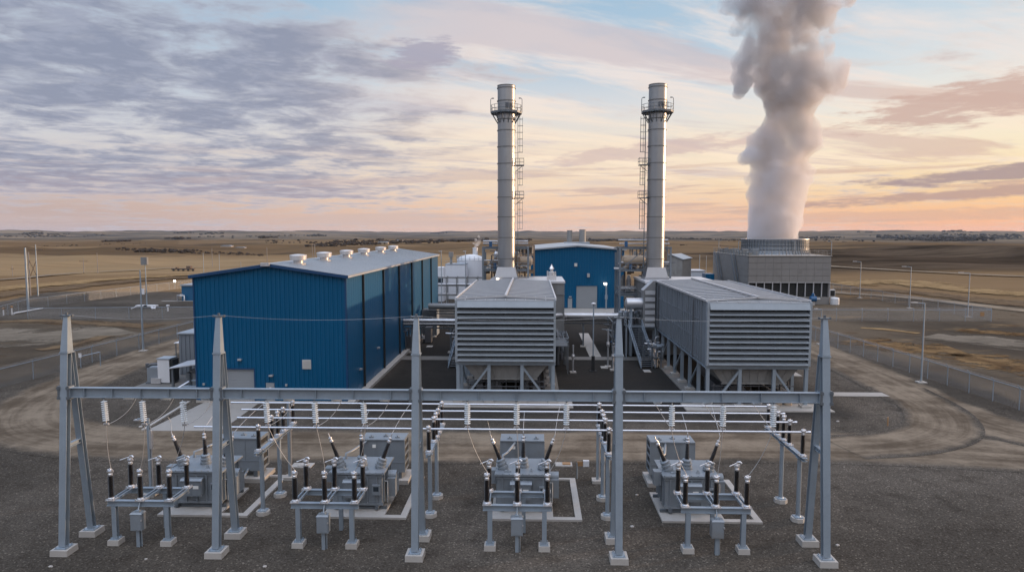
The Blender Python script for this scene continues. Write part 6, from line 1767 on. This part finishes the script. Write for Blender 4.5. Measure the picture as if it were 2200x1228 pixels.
# ------------------------------------------------------------------ steam
def outer_skin(me2):
    bm = bmesh.new(); bm.from_mesh(me2)                # keep the outer skin, drop closed pockets inside it
    todo = set(bm.verts); parts = []
    while todo:
        st = [todo.pop()]; isl = list(st)
        while st:
            v = st.pop()
            for ed in v.link_edges:
                w = ed.other_vert(v)
                if w in todo: todo.discard(w); st.append(w); isl.append(w)
        parts.append(isl)
    parts.sort(key=len, reverse=True)
    for isl in [i for i in parts[1:] if len(i) < .12*len(parts[0])]: bmesh.ops.delete(bm, geom=isl, context='VERTS')
    bm.to_mesh(me2); bm.free()
def steam_mesh(name, balls, voxel, disp, scale, seed):
    bm = bmesh.new()
    for (c, r) in balls:
        M = Matrix.Translation(c) @ Matrix.Diagonal((r, r, r, 1))
        bmesh.ops.create_icosphere(bm, subdivisions=3, radius=1, matrix=M)
    me = bpy.data.meshes.new('tmp'); bm.to_mesh(me); bm.free()
    o = bpy.data.objects.new('tmp', me); col.objects.link(o)
    rm = o.modifiers.new('r', 'REMESH'); rm.mode = 'VOXEL'; rm.voxel_size = voxel
    dg = bpy.context.evaluated_depsgraph_get(); dg.update()
    me2 = bpy.data.meshes.new_from_object(o.evaluated_get(dg)); me2.name = name
    bpy.data.objects.remove(o); bpy.data.meshes.remove(me)
    off = V((seed*3.1, seed*1.7, 0))
    for v in me2.vertices:
        p = v.co/scale+off
        d = noise.fractal(p, .9, 2.0, 4)
        b = abs(noise.noise(p*1.7))            # puffy cauliflower lobes
        v.co = v.co+v.normal*disp*(d*.8+(b-.25)*1.1)
    o = bpy.data.objects.new('tmp', me2); col.objects.link(o)      # a second pass welds folds into one clean skin
    rm = o.modifiers.new('r', 'REMESH'); rm.mode = 'VOXEL'; rm.voxel_size = voxel*.7
    dg = bpy.context.evaluated_depsgraph_get(); dg.update()
    me3 = bpy.data.meshes.new_from_object(o.evaluated_get(dg)); me3.name = name
    bpy.data.objects.remove(o); bpy.data.meshes.remove(me2)
    outer_skin(me3)
    me3.polygons.foreach_set('use_smooth', [True]*len(me3.polygons))
    return me3
def steam_mat(name, dens, scale, z0, z1, colr, lo=.42, hi=.62):
    m = bpy.data.materials.new(name); m.use_nodes = True; t = NT(m.node_tree)
    t.n.remove(t.n['Principled BSDF']); out = t.n['Material Output']
    v = t.new('ShaderNodeVolumePrincipled')
    pos = t.new('ShaderNodeNewGeometry').outputs['Position']
    q = t.xyz(pos)
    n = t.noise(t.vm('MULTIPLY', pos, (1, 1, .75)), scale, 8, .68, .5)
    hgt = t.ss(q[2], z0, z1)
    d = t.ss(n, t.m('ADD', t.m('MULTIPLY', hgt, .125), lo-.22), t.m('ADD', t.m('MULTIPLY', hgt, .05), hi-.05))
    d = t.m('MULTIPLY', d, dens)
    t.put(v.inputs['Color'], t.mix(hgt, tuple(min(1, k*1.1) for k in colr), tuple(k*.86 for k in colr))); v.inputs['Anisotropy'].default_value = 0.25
    t.put(v.inputs['Density'], d)
    t.l.new(v.outputs[0], out.inputs['Volume'])
    m.cycles.volume_step_rate = 1.0 if hasattr(m, 'cycles') else 1
    MATS[name] = m; return m
random.seed(21)
PY = 191.0
prof = [(512, 1600, 1720), (480, 1602, 1724), (440, 1604, 1732), (400, 1605, 1738), (360, 1612, 1742), (320, 1622, 1748), (280, 1630, 1752), (250, 1645, 1752), (220, 1640, 1765), (190, 1625, 1770), (150, 1622, 1775), (110, 1618, 1762), (70, 1608, 1755), (30, 1606, 1752), (-10, 1600, 1770), (-60, 1590, 1800)]
balls = []
def W(px, py, dy=0): return D(px, py, PY+dy)
for (y0, a0, b0), (y1, a1, b1) in zip(prof, prof[1:]):
    for k in range(2):
        t = k/2; y = y0+(y1-y0)*t; a = a0+(a1-a0)*t; b = b0+(b1-b0)*t
        c = W((a+b)/2, y); R_ = (b-a)/2*.1302*.93
        if y > 430:
            balls.append((c, R_*.97))
        else:
            balls.append((c, R_*.72))
            for j in range(7):
                an = 2*math.pi*(j+random.random())/7
                balls.append((c+V((math.cos(an)*R_*.52, math.sin(an)*R_*.52, random.uniform(-2, 2))), R_*random.uniform(.38, .52)))
# side billows seen in the picture: (px, py, radius px)
for px, py, r_ in ((1590, 130, 20), (1640, 20, 40), (1700, 10, 60), (1760, 30, 34), (1560, 12, 24), (1612, 30, 30), (1800, 175, 24), (1780, 100, 20), (1790, 60, 16), (1585, 60, 16), (1612, 335, 22), (1598, 338, 14), (1625, 310, 24), (1640, 290, 22), (1748, 300, 20), (1757, 312, 13), (1742, 275, 20), (1596, 185, 22), (1588, 200, 15), (1580, 165, 14), (1606, 150, 24), (1612, 110, 26), (1626, 70, 26), (1640, 40, 30),
                   (1795, 150, 26), (1808, 165, 18), (1812, 140, 13), (1800, 195, 17), (1785, 210, 12), (1770, 180, 20), (1775, 125, 18), (1760, 200, 18), (1610, 385, 14), (1604, 420, 11), (1738, 385, 12), (1744, 365, 10),
                   (1570, 5, 24), (1600, 0, 30), (1790, 5, 22), (1820, -5, 24), (1770, 10, 20)):
    balls.append((W(px, py, random.uniform(-3, 3)), r_*.1302))
pm = steam_mesh('steam_plume', balls, .95, 1.25, 4.6, 2)
zf = V((0, 0, 16.3))
for v in pm.vertices:
    if v.co.z < 17.2: v.co.z = max(v.co.z, 15.9)
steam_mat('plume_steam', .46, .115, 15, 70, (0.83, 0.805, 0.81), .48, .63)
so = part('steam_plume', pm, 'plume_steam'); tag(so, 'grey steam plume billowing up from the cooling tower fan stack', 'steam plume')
random.seed(5)
balls = []
for px, py, r_ in ((1021, 531, 3.2), (1024, 526, 3.8), (1028, 521, 4.0), (1022, 516, 3.4), (1032, 514, 3.0), (1028, 508, 2.4), (1018, 523, 2.6)):
    balls.append((D(px, py, 202.5), r_*.138*1.15))
pm = steam_mesh('steam_wisp', balls, .16, .32, .9, 5)
steam_mat('wisp_steam', .7, .9, 10, 17, (0.9, 0.9, 0.9), .44, .66)
tag(part('steam_wisp', pm, 'wisp_steam'), 'small white steam wisp rising from the stubby vent pipe', 'steam')

# ------------------------------------------------------------------ haze
hz = MB().box(-15000, 15000, -3000, 15000, -40, 135)
hm = bpy.data.materials.new('thin_haze'); hm.use_nodes = True; t = NT(hm.node_tree)
t.n.remove(t.n['Principled BSDF']); hv = t.new('ShaderNodeVolumePrincipled')
hv.inputs['Color'].default_value = (0.66, 0.80, 1.0, 1); hv.inputs['Density'].default_value = HAZE; hv.inputs['Anisotropy'].default_value = 0.2
t.l.new(hv.outputs[0], t.n['Material Output'].inputs['Volume'])
MATS['thin_haze'] = hm
if HAZE > 0: tag(part('haze', hz, 'thin_haze'), kind='stuff')

# ------------------------------------------------------------------ sky, clouds, sun
SUN_AZ, SUN_EL = 68.0, 5.0       # degrees right of +Y, above the horizon
wd = bpy.data.worlds.new('World'); scene.world = wd; wd.use_nodes = True
t = NT(wd.node_tree); bg = t.n['Background']
gen = t.new('ShaderNodeTexCoord').outputs['Generated']
dn = t.vm('NORMALIZE', gen); q = t.xyz(dn)
sky = t.new('ShaderNodeTexSky'); sky.sky_type = 'NISHITA'; sky.sun_disc = False
sky.sun_elevation = R(SUN_EL); sky.sun_rotation = R(SUN_AZ); sky.dust_density = 2.0; sky.air_density = 1.0
nish = t.vm('SCALE', sky.outputs[0], sc=0.10)
el = t.m('MULTIPLY', t.m('ARCSINE', q[2]), 180/math.pi)
az = t.m('MULTIPLY', t.m('ARCTAN2', q[0], q[1]), 180/math.pi)
S = srgb
e = t.m('DIVIDE', el, 90.0, clamp=True)
def stops(l): return [(p/90.0, S(*c)) for p, c in l]
left = t.ramp(e, stops([(0, (196, 174, 172)), (2, (203, 180, 174)), (4, (216, 200, 194)), (7, (218, 218, 222)), (10, (200, 216, 230)), (15, (172, 202, 226)), (20, (158, 192, 222)), (40, (120, 150, 190)), (90, (92, 118, 160))]))
mid = t.ramp(e, stops([(0, (238, 194, 170)), (2, (250, 210, 180)), (4, (253, 226, 198)), (7, (250, 234, 214)), (10, (228, 228, 230)), (14, (182, 208, 229)), (20, (164, 196, 222)), (40, (120, 150, 190)), (90, (92, 118, 160))]))
right = t.ramp(e, stops([(0, (255, 178, 138)), (1.6, (255, 198, 150)), (3.2, (255, 219, 168)), (6, (255, 238, 206)), (9, (250, 242, 228)), (12, (228, 234, 236)), (16, (206, 222, 234)), (21, (170, 198, 222)), (40, (120, 150, 190)), (90, (92, 118, 160))]))
c = t.mix(t.ss(az, -42, 4), left, mid); c = t.mix(t.ss(az, 2, 38), c, right)
# behind the camera: unseen sky, brightened to light the fronts facing the camera
bk = t.ss(t.m('ABSOLUTE', az), 62, 120)
def hdr(l, k): return [(p/90.0, tuple(v*k for v in S(*c))) for p, c in l]
c = t.mix(bk, c, t.ramp(e, hdr([(0, (196, 194, 200)), (6, (220, 219, 226)), (25, (222, 224, 233)), (50, (198, 208, 226)), (90, (166, 184, 212))], BACK)))
c = t.mix(0.10, c, nish)
# cloud layers laid on a flat ceiling, seen in perspective
zz = t.m('ADD', t.m('MAXIMUM', q[2], 0.0), 0.075)
pl = t.cxyz(t.m('DIVIDE', q[0], zz), t.m('DIVIDE', q[1], zz), 0.0)
def rot(v, a):
    n = t.new('ShaderNodeVectorRotate', rotation_type='Z_AXIS'); t.put(n.inputs['Vector'], v); n.inputs['Angle'].default_value = R(a); return n.outputs[0]
def plane_noise(ang, off, sx, sy, scale, det, ro, di):
    return t.noise(t.vm('ADD', t.vm('MULTIPLY', rot(pl, ang), (sx, sy, 1)), off), scale, det, ro, di)
# 1 mauve cloud bank filling the left of the sky
n1 = plane_noise(66, (2.2, 5.1, 0), 1.0, .85, 2.9, 7, .62, .3)
n1b = plane_noise(62, (7, 3, 0), 1.0, .45, .55, 4, .5, .2)
w1 = t.m('MULTIPLY', t.ss(az, 6, -20), t.m('MULTIPLY', t.ss(el, .9, 3.6), t.ss(el, 20.5, 12.0)))
n5 = plane_noise(40, (1.2, 8.1, 0), 1.0, .9, 6.5, 5, .6, .2)
b1 = t.m('ADD', t.m('ADD', t.m('MULTIPLY', n1, .62), t.m('MULTIPLY', n1b, .36)), t.m('MULTIPLY', n5, .13))
b1 = t.m('SUBTRACT', b1, .048)
th = t.m('SUBTRACT', .60, t.m('MULTIPLY', w1, .185))
m1 = t.ss(b1, t.m('SUBTRACT', th, .10), t.m('ADD', th, .11))
core = t.ss(b1, t.m('SUBTRACT', th, .04), t.m('ADD', th, .15))
warm = t.ss(az, -26, 8)
edge1 = t.mix(warm, S(200, 199, 208), S(228, 210, 200)); core1 = t.mix(warm, S(142, 148, 169), S(176, 167, 174))
lowc = t.mix(t.ss(el, 6, 1.2), core1, S(170, 158, 170))
body = t.mix(core, edge1, lowc)
body = t.mix(t.m('MULTIPLY', t.ss(n5, .46, .66), .45), body, t.mix(warm, S(176, 180, 198), S(214, 198, 194)))
c = t.mix(t.m('MULTIPLY', m1, .92), c, body)
# 2 cream and peach high wisps in the middle and on the right
n2 = plane_noise(-28, (3.3, 9.1, 0), .42, 1.25, 1.5, 8, .62, .5)
w2 = t.m('MULTIPLY', t.ss(az, -20, 0), t.ss(el, 2.5, 6))
m2 = t.m('MULTIPLY', t.ss(n2, .42, .60), w2)
c = t.mix(t.m('MULTIPLY', m2, .85), c, t.mix(t.ss(el, 13, 6), S(240, 228, 222), S(255, 234, 208)))
n3 = plane_noise(-20, (13.3, 2.1, 0), .36, 1.2, 1.2, 8, .6, .4)
m3 = t.m('MULTIPLY', t.ss(n3, .52, .62), t.m('MULTIPLY', t.ss(az, -20, -4), t.ss(el, 2.5, 5.5)))
c = t.mix(t.m('MULTIPLY', m3, .66), c, t.mix(t.ss(az, 5, 34), S(204, 194, 200), S(216, 184, 170)))
# 3 thin flat bars low over the horizon
ae = t.cxyz(t.m('MULTIPLY', az, .05), t.m('ADD', t.m('MULTIPLY', el, .95), t.m('MULTIPLY', az, -.02)), 4.0)
n4 = t.noise(ae, 1.0, 7, .62, .3)
m4 = t.m('MULTIPLY', t.ss(n4, .50, .60), t.m('MULTIPLY', t.ss(el, 8, 3.5), t.ss(el, .1, .8)))
m4 = t.m('MULTIPLY', m4, t.ss(az, -24, 10, .55, .95))
c = t.mix(t.m('MULTIPLY', m4, .8), c, t.mix(t.ss(az, -15, 30), S(204, 182, 176), S(208, 172, 156)))
# the long dark bars over the right horizon and the peach band higher up
def bar(azc, elc, wa, we, slope, ns, strength, colr, c):
    a = t.m('DIVIDE', t.m('SUBTRACT', az, azc), wa)
    ed = t.m('ADD', t.m('MULTIPLY', t.m('SUBTRACT', az, azc), -slope), t.m('SUBTRACT', el, elc))
    nz = t.m('SUBTRACT', t.noise(t.cxyz(t.m('MULTIPLY', az, .30), t.m('MULTIPLY', el, 1.5), ns), 1.0, 7, .65), .5)
    b = t.m('DIVIDE', ed, we)
    d = t.m('ADD', t.m('ADD', t.m('MULTIPLY', a, a), t.m('MULTIPLY', b, b)), t.m('MULTIPLY', nz, 4.5))
    return t.mix(t.m('MULTIPLY', t.ss(d, 1.25, .25), strength), c, colr)
c = bar(34.5, 4.0, 9.0, .62, .045, 1.0, .9, S(172, 150, 150), c)
c = bar(32, 2.65, 14, .40, .05, 2.0, .85, S(188, 156, 148), c)
c = bar(30, 1.3, 16, .45, .02, 3.0, .5, S(212, 172, 154), c)
c = bar(34, 9.2, 11.0, 1.5, .12, 5.0, .9, S(208, 178, 166), c)
c = bar(10, 6.7, 9, .8, .09, 6.0, .7, S(212, 188, 182), c)
c = bar(-9, 14.2, 3.2, 1.3, .06, 7.0, .9, S(172, 168, 184), c)
# below the horizon: earth brown
c = t.vm('SCALE', c, sc=t.m('ADD', 1.0, t.m('MULTIPLY', t.ss(el, 24, 55), ZEN)))      # unseen upper sky brightened to light the top faces
c = t.mix(t.ss(el, -0.2, -1.5), c, S(96, 82, 70))
t.put(bg.inputs['Color'], c); bg.inputs['Strength'].default_value = 1.0

sd = bpy.data.lights.new('sun', 'SUN'); sd.energy = SUN; sd.angle = R(2.0); sd.color = (1.0, 0.66, 0.40)
so_ = bpy.data.objects.new('sun', sd); col.objects.link(so_)
dirv = V((math.sin(R(SUN_AZ))*math.cos(R(SUN_EL)), math.cos(R(SUN_AZ))*math.cos(R(SUN_EL)), math.sin(R(SUN_EL))))
so_.rotation_euler = dirv.to_track_quat('Z', 'Y').to_euler(); so_.location = dirv*300+V((0, 0, 20))

# ------------------------------------------------------------------ render settings
vs_ = scene.view_settings
vs_.view_transform = 'Standard'; vs_.look = 'None'; vs_.gamma = 1.0; vs_.exposure = 0.0
scene.render.engine = 'CYCLES'
cy = scene.cycles
cy.max_bounces = 6; cy.diffuse_bounces = 3; cy.glossy_bounces = 3; cy.transmission_bounces = 2; cy.transparent_max_bounces = 24; cy.volume_bounces = 3
cy.use_denoising = True; cy.denoiser = 'OPENIMAGEDENOISE'; cy.sample_clamp_indirect = 6.0
cy.volume_step_rate = 1.0; cy.volume_max_steps = 256
wd.cycles.sampling_method = 'MANUAL'; wd.cycles.sample_map_resolution = 256
